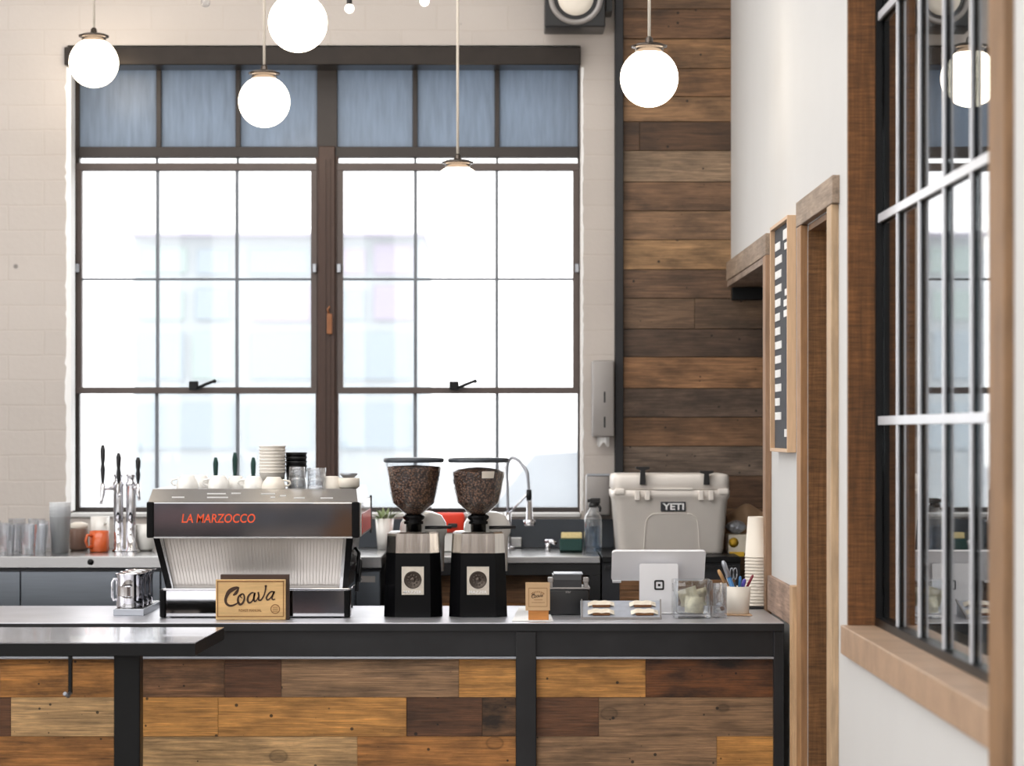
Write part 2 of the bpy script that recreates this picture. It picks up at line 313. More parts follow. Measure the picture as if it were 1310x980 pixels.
# ------------------------------------------------------------------ mesh builder
ROOTLOC = {}
class B:
    def __init__(s):
        s.bm = bmesh.new(); s.cl = s.bm.loops.layers.float_color.new('pcol'); s.mi = 0; s.c = (1, 1, 1, 0.5); s.xf = None
    def _fin(s, faces, vs, smooth=False):
        for f in faces:
            f.material_index = s.mi; f.smooth = smooth
            for l in f.loops: l[s.cl] = s.c
        if s.xf is not None:
            for v in vs: v.co = s.xf @ v.co
    def color(s, c, r=None): s.c = (c[0], c[1], c[2], random.random() if r is None else r); return s
    def mat(s, i): s.mi = i; return s
    def box(s, x0, x1, y0, y1, z0, z1, bev=0.0, seg=2):
        if x0 > x1: x0, x1 = x1, x0
        if y0 > y1: y0, y1 = y1, y0
        if z0 > z1: z0, z1 = z1, z0
        t = bmesh.new()
        bmesh.ops.create_cube(t, size=1.0)
        for v in t.verts:
            v.co = Vector(((x0 + x1) / 2 + v.co.x * (x1 - x0), (y0 + y1) / 2 + v.co.y * (y1 - y0), (z0 + z1) / 2 + v.co.z * (z1 - z0)))
        if bev > 0:
            bev = min(bev, 0.49 * min(x1 - x0, y1 - y0, z1 - z0))
            bmesh.ops.bevel(t, geom=list(t.edges), offset=bev, segments=seg, affect='EDGES', profile=0.5)
        return s._merge(t, bev > 0.004 and seg > 2)
    def _merge(s, t, smooth=False):
        mp = {}; vs = []
        for v in t.verts:
            n = s.bm.verts.new(v.co); mp[v] = n; vs.append(n)
        fs = []
        for f in t.faces:
            try: fs.append(s.bm.faces.new([mp[v] for v in f.verts]))
            except ValueError: pass
        t.free(); s._fin(fs, vs, smooth); return s
    def loft(s, rings, cap0=True, cap1=True, smooth=False, closed=True):
        vr = [[s.bm.verts.new(Vector(p)) for p in r] for r in rings]
        fs = []; n = len(rings[0])
        for a, b in zip(vr, vr[1:]):
            for i in range(n if closed else n - 1):
                j = (i + 1) % n
                try: fs.append(s.bm.faces.new((a[i], a[j], b[j], b[i])))
                except ValueError: pass
        caps = []
        if cap0: caps.append(s.bm.faces.new(vr[0][::-1]))
        if cap1: caps.append(s.bm.faces.new(vr[-1]))
        vs = [v for r in vr for v in r]
        xf = s.xf; s.xf = None
        s._fin(fs, [], smooth); s._fin(caps, [], False)
        s.xf = xf
        if xf is not None:
            for v in vs: v.co = xf @ v.co
        return s
    def lathe(s, prof, c=(0, 0, 0), seg=28, cap0=True, cap1=True, smooth=True, axis='Z'):
        rings = []
        for r, h in prof:
            ring = []
            for i in range(seg):
                a = 2 * PI * i / seg
                u, v = r * math.cos(a), r * math.sin(a)
                if axis == 'Z': p = (c[0] + u, c[1] + v, c[2] + h)
                elif axis == 'Y': p = (c[0] + u, c[1] + h, c[2] - v)
                else: p = (c[0] + h, c[1] + u, c[2] + v)
                ring.append(p)
            rings.append(ring)
        return s.loft(rings, cap0, cap1, smooth)
    def prism(s, poly, axis, a0, a1, bevless=True):
        """polygon in the plane across `axis`; X: (y,z), Y: (x,z), Z: (x,y)"""
        def mk(p, a):
            return {'X': (a, p[0], p[1]), 'Y': (p[0], a, p[1]), 'Z': (p[0], p[1], a)}[axis]
        return s.loft([[mk(p, a0) for p in poly], [mk(p, a1) for p in poly]])
    def tube(s, pts, r, seg=10, caps=True):
        pts = [Vector(p) for p in pts]; rings = []
        n = len(pts); rs = r if isinstance(r, (list, tuple)) else [r] * n
        up = Vector((0, 0, 1)); prev = None
        for i, p in enumerate(pts):
            t = (pts[min(i + 1, n - 1)] - pts[max(i - 1, 0)]).normalized()
            if prev is None:
                a = t.cross(up) if abs(t.z) < 0.95 else t.cross(Vector((0, 1, 0)))
                a.normalize()
            else:
                a = prev - t * prev.dot(t); a.normalize()
            prev = a; b = t.cross(a)
            rings.append([p + (a * math.cos(2 * PI * k / seg) + b * math.sin(2 * PI * k / seg)) * rs[i] for k in range(seg)])
        return s.loft(rings, caps, caps, True)
    def ball(s, c, r, seg=24, sx=1, sy=1, sz=1):
        prof = [(max(1e-4, r * math.sin(PI * i / (seg // 2))), -r * math.cos(PI * i / (seg // 2))) for i in range(seg // 2 + 1)]
        rings = []
        for rr, h in prof:
            rings.append([(c[0] + rr * math.cos(2 * PI * i / seg) * sx, c[1] + rr * math.sin(2 * PI * i / seg) * sy, c[2] + h * sz) for i in range(seg)])
        return s.loft(rings, True, True, True)
    def ribbon(s, pts, ws, y, th):
        """flat stroke in the XZ plane facing -Y"""
        n = len(pts); Lf = []; Rt = []
        for i, p in enumerate(pts):
            a = pts[max(i - 1, 0)]; b = pts[min(i + 1, n - 1)]
            dx, dz = b[0] - a[0], b[1] - a[1]; q = math.hypot(dx, dz) or 1
            nx, nz = -dz / q, dx / q; w = ws[i] if isinstance(ws, (list, tuple)) else ws
            Lf.append((p[0] + nx * w / 2, p[1] + nz * w / 2)); Rt.append((p[0] - nx * w / 2, p[1] - nz * w / 2))
        rings = []
        for l, r in zip(Lf, Rt):
            rings.append([(l[0], y, l[1]), (r[0], y, r[1]), (r[0], y - th, r[1]), (l[0], y - th, l[1])])
        return s.loft(rings)
    def sheet(s, fn, nu, nv, smooth=True):
        g = [[s.bm.verts.new(Vector(fn(i / nu, j / nv))) for i in range(nu + 1)] for j in range(nv + 1)]
        fs = [s.bm.faces.new((g[j][i], g[j][i + 1], g[j + 1][i + 1], g[j + 1][i])) for j in range(nv) for i in range(nu)]
        s._fin(fs, [v for r in g for v in r], smooth); return s
    def build(s, name, mats, parent=None, normals=True):
        if normals: bmesh.ops.recalc_face_normals(s.bm, faces=list(s.bm.faces))
        me = bpy.data.meshes.new(name)
        if parent is None:
            xs = [v.co.copy() for v in s.bm.verts]
            lo = Vector((min(v.x for v in xs), min(v.y for v in xs), min(v.z for v in xs)))
            hi = Vector((max(v.x for v in xs), max(v.y for v in xs), max(v.z for v in xs)))
            off = Vector(((lo.x + hi.x) / 2, (lo.y + hi.y) / 2, lo.z))
        else: off = ROOTLOC[parent.name]
        for v in s.bm.verts: v.co -= off
        s.bm.to_mesh(me); s.bm.free()
        for m in (mats if isinstance(mats, (list, tuple)) else [mats]): me.materials.append(m)
        o = bpy.data.objects.new(name, me); col.objects.link(o)
        if parent is None: o.location = off; ROOTLOC[o.name] = off
        else: o.parent = parent; ROOTLOC[o.name] = off
        return o

def tag(o, label=None, cat=None, group=None, kind=None):
    if label: o['label'] = label
    if cat: o['category'] = cat
    if group: o['group'] = group
    if kind: o['kind'] = kind
    return o
def thing(name, label, cat, loc, group=None):
    o = bpy.data.objects.new(name, None); col.objects.link(o); o.location = loc; o.empty_display_size = 0.05
    ROOTLOC[o.name] = Vector(loc)
    return tag(o, label, cat, group)
def struct_root(name, loc):
    o = bpy.data.objects.new(name, None); col.objects.link(o); o.location = loc; ROOTLOC[o.name] = Vector(loc); o['kind'] = 'structure'; return o
def copy_tree(o, loc, label=None, parent=None):
    c = o.copy(); col.objects.link(c)
    if parent is not None: c.parent = parent
    else:
        c.location = loc
        if label: c['label'] = label
    for ch in list(o.children): copy_tree(ch, None, None, c)
    return c
def text_part(txt, x, y, z, h, mat, parent, width=None, shear=0.0, bold=0.0, depth=0.0012, name='lettering', align='CENTER'):
    """text standing in the XZ plane facing -Y; (x,z) = centre"""
    cu = bpy.data.curves.new('t', 'FONT'); cu.body = txt; cu.align_x = 'CENTER'; cu.align_y = 'CENTER'
    cu.shear = shear; cu.offset = bold; cu.extrude = 0.01; cu.size = 1.0
    ob = bpy.data.objects.new('t', cu); col.objects.link(ob)
    dg = bpy.context.evaluated_depsgraph_get(); dg.update()
    me = bpy.data.meshes.new_from_object(ob.evaluated_get(dg))
    bpy.data.objects.remove(ob)
    xs = [v.co.x for v in me.vertices]; ys = [v.co.y for v in me.vertices]
    w0 = max(xs) - min(xs); h0 = max(ys) - min(ys); cx = (max(xs) + min(xs)) / 2; cy = (max(ys) + min(ys)) / 2
    sz = h / h0; sx = (width / w0) if width else sz
    off = ROOTLOC[parent.name]
    for v in me.vertices:
        v.co = Vector((x + (v.co.x - cx) * sx, y - depth * (0.5 + v.co.z * 50), z + (v.co.y - cy) * sz)) - off
    me.materials.append(mat); me.name = name
    o = bpy.data.objects.new(name, me); col.objects.link(o); o.parent = parent; ROOTLOC[o.name] = off
    return o

# colours of wood, sRGB
GOLD = rgb(204, 146, 78)[:3]; GOLD2 = rgb(190, 130, 66)[:3]; PALE = rgb(208, 168, 118)[:3]; DKBR = rgb(104, 68, 44)[:3]
CHAR = rgb(122, 74, 38)[:3]; GREY = rgb(152, 119, 88)[:3]; OBRN = rgb(182, 124, 66)[:3]; MBRN = rgb(132, 94, 62)[:3]
SMOK = rgb(130, 92, 62)[:3]

# ================================================================== SETTING
ZT = 4.6  # ceiling
XL = -5.2; YF = -4.5; TH = 0.30
# --- back wall with the window opening
WX0, WX1 = X(86, DB), X(743, DB); WZ0, WZ1 = Z(662, DB), Z(58, DB)
b = B(); XS = X(786, DB)
b.box(XL, WX0, DB, DB + TH, 0, ZT); b.box(WX1, XS, DB, DB + TH, 0, ZT)
b.box(WX0, WX1, DB, DB + TH, WZ1, ZT); b.box(WX0, WX1, DB, DB + TH, 0, WZ0)
wall_back = tag(b.build('wall_back', M['brick']), kind='structure')
b = B(); b.box(XS, 2.2, DB + 0.02, DB + TH, 0, ZT); sub = b.build('wall_backing', M['cabinet'], wall_back)
# plank cladding, row boundaries as seen (y px at DB)
rows = [-330, -285, -240, -198, -155, -112, -70, -30, 12, 50, 88, 124, 156, 193, 233, 270, 307, 345, 382, 421, 457, 497, 534, 571, 609, 650, 690, 735, 780, 830, 880, 930, 980, 1050]
cc = [rgb(120, 92, 66), rgb(104, 80, 60), rgb(134, 100, 68), rgb(112, 84, 60)]
spec = {12: rgb(116, 84, 58), 50: rgb(142, 106, 72), 88: rgb(134, 98, 66), 124: rgb(142, 108, 76), 156: rgb(92, 66, 46), 193: rgb(146, 122, 98),
        233: rgb(122, 92, 68), 270: rgb(132, 102, 76), 307: rgb(164, 128, 90), 345: rgb(108, 82, 62), 382: rgb(112, 88, 68), 421: rgb(88, 68, 54), 457: rgb(148, 108, 74),
        497: rgb(104, 84, 70), 534: rgb(128, 94, 66), 571: rgb(122, 104, 90), 609: rgb(110, 80, 58), 650: rgb(112, 84, 60)}
b = B(); XC0 = X(797, DB)
for i in range(len(rows) - 1):
    c = spec.get(rows[i], cc[i % 4]); z1, z0 = Z(rows[i], DB), Z(rows[i + 1], DB)
    cuts = [XC0, 2.2] if rows[i] not in (88, 382) else [XC0, XC0 + 0.07 if rows[i] == 88 else XC0 + 0.3, 2.2]
    if rows[i] == 156: cuts = [XC0, X(818, DB), 2.2]
    for a, e in zip(cuts, cuts[1:]):
        b.color(c if a == XC0 else [q * 0.92 for q in c]); b.box(a + .0006, e - .0006, DB - 0.005 - random.random() * 0.004, DB + 0.03, max(z0, 0) + .0015, z1 - .001, 0.001, 1)
b.build('plank_cladding', M['plank_wall'], wall_back)
# steel post between brick and planks
b = B(); b.box(X(786.5, DB), X(797, DB), DB - 0.035, DB + 0.02, 0, ZT, 0.002, 1)
tag(b.build('trim_1', M['steel']), kind='structure')

# --- right wall (openings: nook, door, inner window)
XO = XR + 0.25
NK0, NK1 = 9.10, DB; DR0, DR1 = 7.32, 7.955; W20, W21 = 4.905, 7.05
ZH = 2.30; ZWB, ZWT = 1.105, 3.30
b = B()
b.box(XR, XO, NK0, NK1, ZH, ZT)
b.box(XR, XO, DR1, NK0, 0, ZT)
b.box(XR, XO, DR0, DR1, ZH + 0.02, ZT)
b.box(XR, XO, W21, DR0, 0, ZT)
b.box(XR, XO, W20, W21, 0, ZWB); b.box(XR, XO, W20, W21, ZWT, ZT)
b.box(XR, XO, YF, W20, 0, ZT)
tag(b.build('wall_right', M['plaster']), kind='structure')
# dark rooms beyond the right wall
b = B()
b.box(XO, 2.2, 8.55, 8.60, 0, ZT); b.box(2.15, 2.2, 8.6, DB, 0, ZT)
b.box(XO, 3.4, 8.5, 8.55, 0, ZT); b.box(3.35, 3.4, 2.5, 8.5, 0, ZT); b.box(XO, 3.4, 2.45, 2.5, 0, ZT)
tag(b.build('wall_office', M['plaster']), kind='structure')
AGED = rgb(158, 138, 120)[:3]; TAN = rgb(186, 158, 126)[:3]; JAMB = rgb(132, 92, 54)[:3]; CASE = rgb(140, 108, 78)[:3]
XP = XR - 0.022
# nook trim
r = struct_root('trim_2', (XR, 9.05, 0))
b = B().color(rgb(150, 118, 92)); b.box(XP, XR + .001, 9.01, 9.10, 0, 2.30, .002, 1); b.build('casing', M['woodV'], r)
b = B().color(AGED); b.box(XP, XR + .001, 9.01, DB - .03, 2.30, 2.378, .002, 1); b.build('header', M['woodY'], r)
b = B().color(rgb(150, 130, 116)); b.box(XP + .004, XO, 9.10, DB - .03, 2.275, 2.2995, .001, 1); b.build('soffit_board', M['woodY'], r)
b = B(); b.box(XR, XO + .3, DB - .055, DB - .012, 2.22, 2.272, .002, 1); b.build('dark_strip', M['steel_dark'], r)  # dark bar along the back wall below the soffit
b = B().color(JAMB); b.box(XR + .001, XO, 9.085, 9.099, 0, 2.275); b.build('jamb_lining', M['woodZ'], r)
# door
r = struct_root('door_1', (XR, 7.6, 0))
b = B().color(TAN); b.box(XP, XR + .001, 7.22, DR0, 0, 2.32, .002, 1); b.build('casing', M['woodV'], r)
b = B().color(rgb(164, 124, 86)); b.box(XP, XR + .001, DR1, 8.06, 0, 2.32, .002, 1); b.build('casing', M['woodV'], r)
b = B().color(AGED); b.box(XP, XR + .001, 7.20, 8.08, 2.322, 2.402, .002, 1); b.build('header', M['woodY'], r)
b = B().color(JAMB)
b.box(XR + .0015, XO, DR1 - .02, DR1 - .001, 0, 2.30); b.build('jamb', M['woodZ'], r)
b = B().color(JAMB); b.box(XR + .0015, XO, DR0 + .001, DR1 - .021, 2.30, 2.319); b.build('jamb', M['woodY'], r)
b = B().color(JAMB); b.box(XR + .0015, XO, DR0 + .001, DR0 + .02, 0, 2.30); b.build('jamb', M['woodZ'], r)
b = B().color(rgb(96, 66, 42)); b.box(XO - .05, XO - .012, DR0 + .021, DR1 - .022, 0.005, 2.298, .002, 1); b.build('door_leaf', M['woodZ'], r)
# inner window
r = struct_root('window_2', (XR + .1, 6.0, ZWB))
b = B().color(rgb(128, 84, 46)); b.box(XR + .001, XO + .02, W21 - .022, W21 + .0, ZWB + .025, ZWT, .001, 1); b.build('jamb', M['woodZ'], r)
b = B().color(rgb(128, 84, 46)); b.box(XR + .001, XO + .02, W20 + .0, W20 + .022, ZWB + .025, ZWT, .001, 1); b.build('jamb', M['woodZ'], r)
b = B().color(rgb(176, 148, 124)); b.box(XP + .004, XO + .02, W20 - .0, W21 - .0, ZWB - .055, ZWB + .025, .002, 1); b.build('sill', M['woodX'], r)
b = B().color(CASE); b.box(XP + .002, XR + .001, 4.755, W20 - .001, 0.3, ZWT + .12, .002, 1); b.build('casing', M['woodV'], r)
XG = 1.064; b = B(); ZS = ZWB + .0255
b.box(1.043, 1.058, W21 - .04, W21 - .0225, ZS, ZWT); b.box(1.043, 1.058, W20 + .0225, W20 + .04, ZS, ZWT)
b.box(1.043, 1.10, W20 + .04, W21 - .04, ZS, ZS + .022); b.box(1.043, 1.10, W20 + .04, W21 - .04, ZWT - .03, ZWT - .001)
b.box(1.0585, 1.10, W21 - .03, W21 - .0225, ZS, ZWT); b.box(1.0585, 1.10, W20 + .0225, W20 + .03, ZS, ZWT)
b.build('steel_frame', M['steel_dark'], r)
MUN = pbr('pale_grey_muntin', rgb(214, 217, 224), 0.3, 0.1, var=0.03)
def muntin(y0, y1, z0, z1, k):
    b = B(); b.box(1.0495 - k, 1.0565, y0, y1, z0, z1, .001, 1); m_ = b.build('muntin', MUN, r)
    b = B(); b.box(1.0566, 1.0618, y0 - .004, y1 + .004, z0, z1); b.build('muntin_core', M['steel_dark'], m_)
for k in range(1, 6):
    yk = 7.04 - .35 * k; muntin(yk - .008, yk + .008, ZS + .022, ZWT - .03, 0)
zb1 = Z(538, 1.053 * F / (1130 - VX)); zb2 = Z(277, 1.053 * F / (1130 - VX))
for zb in (zb1, zb2, zb2 + (zb2 - zb1)):
    if zb < ZWT - .05: muntin(W20 + .04, W21 - .04, zb - .012, zb + .012, .001)
b = B()
b.box(XG - .002, XG + .002, W20 + .0305, W21 - .0305, ZS + .0225, ZWT - .031); b.build('glass', M['pane2'], r)

# boards where the counter meets the right wall
b = B().color(rgb(168, 140, 122)); b.box(XR - .016, XR - .0005, 8.262, 9.0, ZC + .001, 1.158, .001, 1)
tag(b.build('trim_3', M['woodY']), kind='structure')
b = B().color(rgb(196, 160, 122)); b.box(XP, XR + .0, 8.17, 8.255, 0, 1.168, .001, 1)
tag(b.build('trim_4', M['woodV']), kind='structure')

# --- rest of the shell: floor, ceiling with skylight openings added to let in sky light, left wall, street-side wall behind the photographer
b = B(); b.box(XL - .3, 3.4, YF - .3, DB + TH, -.1, 0); tag(b.build('floor', M['floor']), kind='structure')
b = B()
SK = [(XL + .6, -3.6, -1.0), (-1.6, 0.4, 0)]
sky = [(-4.6, 0.4, 7.2, 9.4), (-4.6, 0.4, 3.2, 6.0), (-4.6, 0.4, -1.5, 1.8)]
y = YF - .3
for (x0, x1, y0, y1) in sorted(sky, key=lambda q: q[2]):
    b.box(XL - .3, 3.4, y, y0, ZT, ZT + .15)
    b.box(XL - .3, x0, y0, y1, ZT, ZT + .15); b.box(x1, 3.4, y0, y1, ZT, ZT + .15); y = y1
b.box(XL - .3, 3.4, y, DB + TH, ZT, ZT + .15)
tag(b.build('ceiling', M['ceiling']), kind='structure')
b = B()  # left wall with tall windows
b.box(XL - .3, XL, YF, DB + TH, 0, 1.0); b.box(XL - .3, XL, YF, DB + TH, 3.9, ZT)
for (y0, y1) in ((YF, -3.2), (-.2, .6), (3.6, 4.6), (8.4, DB + TH)): b.box(XL - .3, XL, y0, y1, 1.0, 3.9)
tag(b.build('wall_left', M['brick']), kind='structure')
b = B()
def pl(x0, x1, y0, y1, z0, z1, c): b.color(c); b.box(x0, x1, y0, y1, z0, z1)
rk = [DKBR, OBRN, MBRN, SMOK, GREY, CHAR]
for k in range(8):
    xx = XL
    while xx < XR - .01:
        w = random.uniform(.5, 1.2); pl(xx, min(xx + w, XR), YF - .3, YF, k * .17, k * .17 + .17, random.choice([rgb(128, 128, 138)[:3], rgb(142, 118, 122)[:3], rgb(96, 100, 110)[:3], rgb(150, 140, 134)[:3], MBRN, OBRN, rgb(70, 70, 76)[:3]])); xx += w
for (x0, x1) in ((XL, -4.7), (-3.3, -3.0), (-1.4, -1.1), (.3, XR)): pl(x0, x1, YF - .3, YF, 1.36, 4.0, DKBR)
pl(XL, XR, YF - .3, YF, 4.0, ZT, MBRN)
tag(b.build('wall_front', M['plank']), kind='structure')

# ================================================================== THE STEEL WINDOW
DW = 10.74
def wx(px): return X(px, DW)
def wz(py): return Z(py, DW)
r = struct_root('window_1', (wx(417), DW, WZ0))
def bar(b, x0, x1, y0, y1, dep=.05, off=0.0, bev=.002): b.box(wx(x0), wx(x1), DW + off, DW + off + dep, wz(y1), wz(y0), bev, 1)
b = B(); b.box(X(82, 10.57), X(743, 10.57), DB - .03, DB + .13, Z(83, 10.57), Z(60, 10.57), .004, 2); b.build('lintel', M['lintel'], r)
b = B()
bar(b, 91, 101.5, 80, 656); bar(b, 739, 744, 80, 656)
bar(b, 101, 740, 188, 201.5, .06, -.01)
bar(b, 101, 740, 649, 657)
bar(b, 101, 740, 80, 86)
for px in (203, 304.5, 531, 636): bar(b, px - 3.2, px + 3.2, 84, 190, .04)
bar(b, 405.5, 431.5, 80, 190, .05)
b.build('frame', M['frame'], r)
for px in (200, 303.5, 531, 636):
    b = B(); bar(b, px - 2.2, px + 2.2, 503, 650, .03, .012); b.build('muntin', M['muntin'], r)
    b = B(); bar(b, px - 1.5, px + 1.5, 201, 210, .03, .012); b.build('muntin', M['muntin'], r)
b = B()
b.box(wx(408), wx(429), DW - .03, DW + .03, wz(652), wz(188), .003, 1)
b.box(wx(404), wx(409), DW - .01, DW + .04, wz(652), wz(200), .002, 1); b.box(wx(428), wx(433), DW - .01, DW + .04, wz(652), wz(200), .002, 1)
b.box(wx(415), wx(417.5), DW - .036, DW - .028, wz(650), wz(205)); b.box(wx(421), wx(423), DW - .036, DW - .028, wz(650), wz(205))
b.build('mullion', M['bronze'], r)
for (a, e, m1, m2) in ((97, 406, 201.5, 303), (431, 741, 531.5, 635.5)):
    b = B()
    bar(b, a, a + 8, 209, 503, .045, -.012); bar(b, e - 8, e, 209, 503, .045, -.012)
    bar(b, a, e, 209, 218.5, .045, -.014); bar(b, a, e, 495.5, 503.5, .045, -.014)
    s_ = b.build('sash', M['sash'], r)
    for m_ in (m1, m2): b = B(); bar(b, m_ - 2.0, m_ + 2.0, 218, 496, .03, -.005); b.build('muntin', M['muntin'], s_)
    b = B(); bar(b, a + 8, e - 8, 355.8, 358.4, .028, -.004); b.build('muntin', M['muntin'], s_)
    b = B()
    for px in (a + 3, e - 3): b.box(wx(px - 2.5), wx(px + 2.5), DW - .034, DW - .012, wz(349), wz(338), .002, 1)
    b.build('pivot', M['alu'], s_)
    b = B(); lx = 258 if a < 200 else 590
    b.box(wx(lx - 15), wx(lx - 3), DW - .04, DW - .01, wz(499), wz(488), .003, 1)
    b.tube([(wx(lx - 4), DW - .035, wz(497)), (wx(lx + 4), DW - .045, wz(493)), (wx(lx + 18), DW - .05, wz(487.5))], [.008, .007, .006], 8)
    b.ball((wx(lx + 18), DW - .05, wz(488)), .009, 10)
    b.build('latch', M['steel_dark'], s_)
b = B(); b.box(wx(419), wx(426), DW - .055, DW - .031, wz(428), wz(402), .004, 2)
b.tube([(wx(422), DW - .045, wz(404)), (wx(420), DW - .05, wz(396)), (wx(423), DW - .05, wz(393))], .004, 8)
b.build('handle', M['handle_wood'], r)
b = B()
b.box(wx(98), wx(741), DW + .018, DW + .022, wz(652), wz(205)); b.build('glass', M['pane'], r)
b = B(); b.box(wx(98), wx(741), DW + .018, DW + .022, wz(190), wz(84)); b.build('filmed_panes', M['frosted'], r)
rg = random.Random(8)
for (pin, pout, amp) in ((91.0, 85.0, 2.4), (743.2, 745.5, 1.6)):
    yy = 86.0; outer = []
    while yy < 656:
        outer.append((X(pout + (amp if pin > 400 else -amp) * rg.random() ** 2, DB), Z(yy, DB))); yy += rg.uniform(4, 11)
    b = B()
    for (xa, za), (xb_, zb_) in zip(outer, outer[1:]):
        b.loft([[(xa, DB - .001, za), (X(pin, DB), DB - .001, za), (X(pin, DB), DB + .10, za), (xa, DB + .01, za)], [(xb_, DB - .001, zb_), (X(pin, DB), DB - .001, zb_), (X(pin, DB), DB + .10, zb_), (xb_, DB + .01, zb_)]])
    b.build('daylit_plaster_edge', M['daylit_plaster'], r)  # ragged plaster edge, whitened so the reveal looks lit from outside
b = B(); b.box(WX0 + .001, WX1 - .001, DB - .012, DB + .29, WZ0 + .0005, Z(656.5, DB), .003, 1); b.build('sill', M['plaster'], r)

# ================================================================== OUTSIDE
b = B(); b.box(-60, 60, DB + TH + .01, 140, -.35, -.25); tag(b.build('street_ground', M['street'], None), kind='structure')
DO = 46.0
r = thing('shop_building', 'pale two-storey building across the street seen through the window', 'building', (X(355, DO), DO + 3, -.25))
b = B(); b.box(X(170, DO), X(541, DO), DO, DO + 6, -.25, Z(303, DO)); b.build('facade', M['facade'], r)
b = B(); b.box(X(166, DO), X(545, DO), DO - .25, DO + 6.1, Z(303, DO), Z(298, DO)); b.build('parapet', M['facade_pink'], r)
for (x0, x1, y0, y1, m) in ((180, 240, 316, 350, 'facade_green'), (252, 296, 318, 352, 'facade_glass'), (318, 396, 318, 352, 'facade_glass'), (436, 468, 318, 352, 'facade_pink'), (478, 528, 312, 352, 'facade_pink'),
                            (178, 236, 372, 410, 'facade_green'), (250, 296, 368, 410, 'facade_glass'), (322, 398, 364, 412, 'facade_pink'), (440, 466, 370, 410, 'facade_glass'), (478, 528, 364, 410, 'facade_pink'),
                            (176, 236, 424, 486, 'facade_glass'), (246, 300, 424, 486, 'facade_green'), (320, 400, 424, 486, 'facade_glass'), (438, 528, 424, 486, 'facade_glass'),
                            (176, 300, 515, 575, 'facade_glass'), (316, 400, 515, 575, 'facade_glass'), (434, 528, 515, 575, 'facade_glass')):
    b = B(); b.box(X(x0, DO), X(x1, DO), DO - .08, DO + .02, Z(y1, DO), Z(y0, DO), .02, 1); b.build('window', M[m], r)
# parked car
DV = 15.5; r = thing('car', 'white car parked in the street behind the lower right panes', 'car', (.9, DV + .9, -.25))
CS = lambda P: [(x_ - 1.15, -.25 + (z_ + .05) * 1.28) for x_, z_ in P]
prof = [(-.25, .15), (-.30, .62), (-.1, .78), (.85, .92), (1.45, 1.42), (3.3, 1.46), (4.05, 1.0), (4.25, .9), (4.25, .15)]
b = B(); b.prism(CS(prof), 'Y', DV, DV + 1.8); b.build('body', M['car'], r)
b = B(); b.prism(CS([(1.0, .98), (1.36, 1.34), (2.25, 1.38), (2.25, .98)]), 'Y', DV - .012, DV + 1.812); b.build('window', M['carglass'], r)
b = B(); b.prism(CS([(2.4, .98), (2.4, 1.38), (3.25, 1.38), (3.75, 1.0)]), 'Y', DV - .012, DV + 1.812); b.build('window', M['carglass'], r)
for xx in (-.35, 2.4):
    for yy in (DV + .08, DV + 1.72):
        b = B(); b.lathe([(.10, -.11), (.31, -.11), (.33, -.08), (.33, .08), (.31, .11), (.10, .11)], (xx, yy, .08), 24, axis='Y'); b.build('wheel', M['rubber'], r)

# ================================================================== COUNTER
CX0 = -2.6; CX1 = XR - .0235; CB = dC(775)
r = thing('service_counter', 'long blackened steel counter with reclaimed plank panels carrying the coffee gear', 'counter', ((CX0 + CX1) / 2, 8.8, 0))
b = B(); b.box(CX0, CX1, DC + .001, CB, ZC - .003, ZC, .001, 1); b.build('worktop', M['counter'], r)
b = B(); b.box(CX0, CX1, DC, CB, ZC - .028, ZC - .0031, .001, 1); b.build('worktop_edge', M['steel'], r)
b = B(); b.box(CX0, CX1, DC + .022, DC + .05, Z(840, DC), ZC - .0285); b.build('apron', M['steel'], r)
b = B(); b.box(CX0, CX1, DC + .004, DC + .05, Z(843.5, DC), Z(840.5, DC), .001, 1); b.build('lip', M['alu'], r)
for (p0, p1) in ((660, 686), (990, 1012)):
    b = B(); b.box(X(p0, DC), min(X(p1, DC), CX1 - .0005), DC + .0015, DC + .049, .0, ZC - .0285, .002, 1); b.build('post', M['steel'], r)
b = B(); b.box(CX0, CX0 + .05, DC + .0015, DC + .049, 0, ZC - .0285, .002, 1); b.build('post', M['steel'], r)
DP = DC + .03
ry = [843, 892.3, 942.3, 992, 1042, 1092, 1142, 1197]
segs = [[(-380, CHAR), (-180, OBRN), (0, GOLD2), (148, GOLD2), (150, SMOK), (287, DKBR), (360, GREY), (587, GOLD), (660, 0), (686, GOLD), (826, CHAR), (990, 0)],
        [(-380, GOLD), (-120, MBRN), (0, DKBR), (14, PALE), (150, GOLD), (279, GOLD), (520, DKBR), (617, MBRN), (660, 0), (686, DKBR), (766, GREY), (990, 0)],
        [(-380, MBRN), (-150, OBRN), (146, PALE), (457, OBRN), (660, 0), (686, GREY), (917, GOLD), (990, 0)]]
while len(segs) < 7:
    segs.append([(-380, random.choice(rk)), (random.randint(-100, 60), GOLD), (random.randint(120, 300), random.choice(rk)), (random.randint(380, 560), OBRN), (660, 0), (686, random.choice(rk)), (random.randint(760, 900), GOLD2), (990, 0)])
b = B()
for k, sg in enumerate(segs):
    for (a, c), (e, _) in zip(sg, sg[1:]):
        if c == 0: continue
        b.color(c, (random.uniform(.72, 1.0) if c in (CHAR, SMOK, GOLD2, MBRN) else random.uniform(.1, .5))); b.box(X(a, DP) + .0004, X(e, DP) - .0004, DP + random.random() * .002, DP + .02, max(Z(ry[k + 1], DP), 0.0) + .0006, Z(ry[k], DP) - .0004, .0007, 1)
b.build('plank_panel', M['plank'], r)
b = B(); b.box(CX0 + .02, CX1 - .02, DP + .021, DP + .035, 0.0, ZC - .0285); b.box(CX0 + .02, CX1 - .02, CB - .05, CB - .03, 0, ZC - .0285); b.build('carcass', M['cabinet'], r)

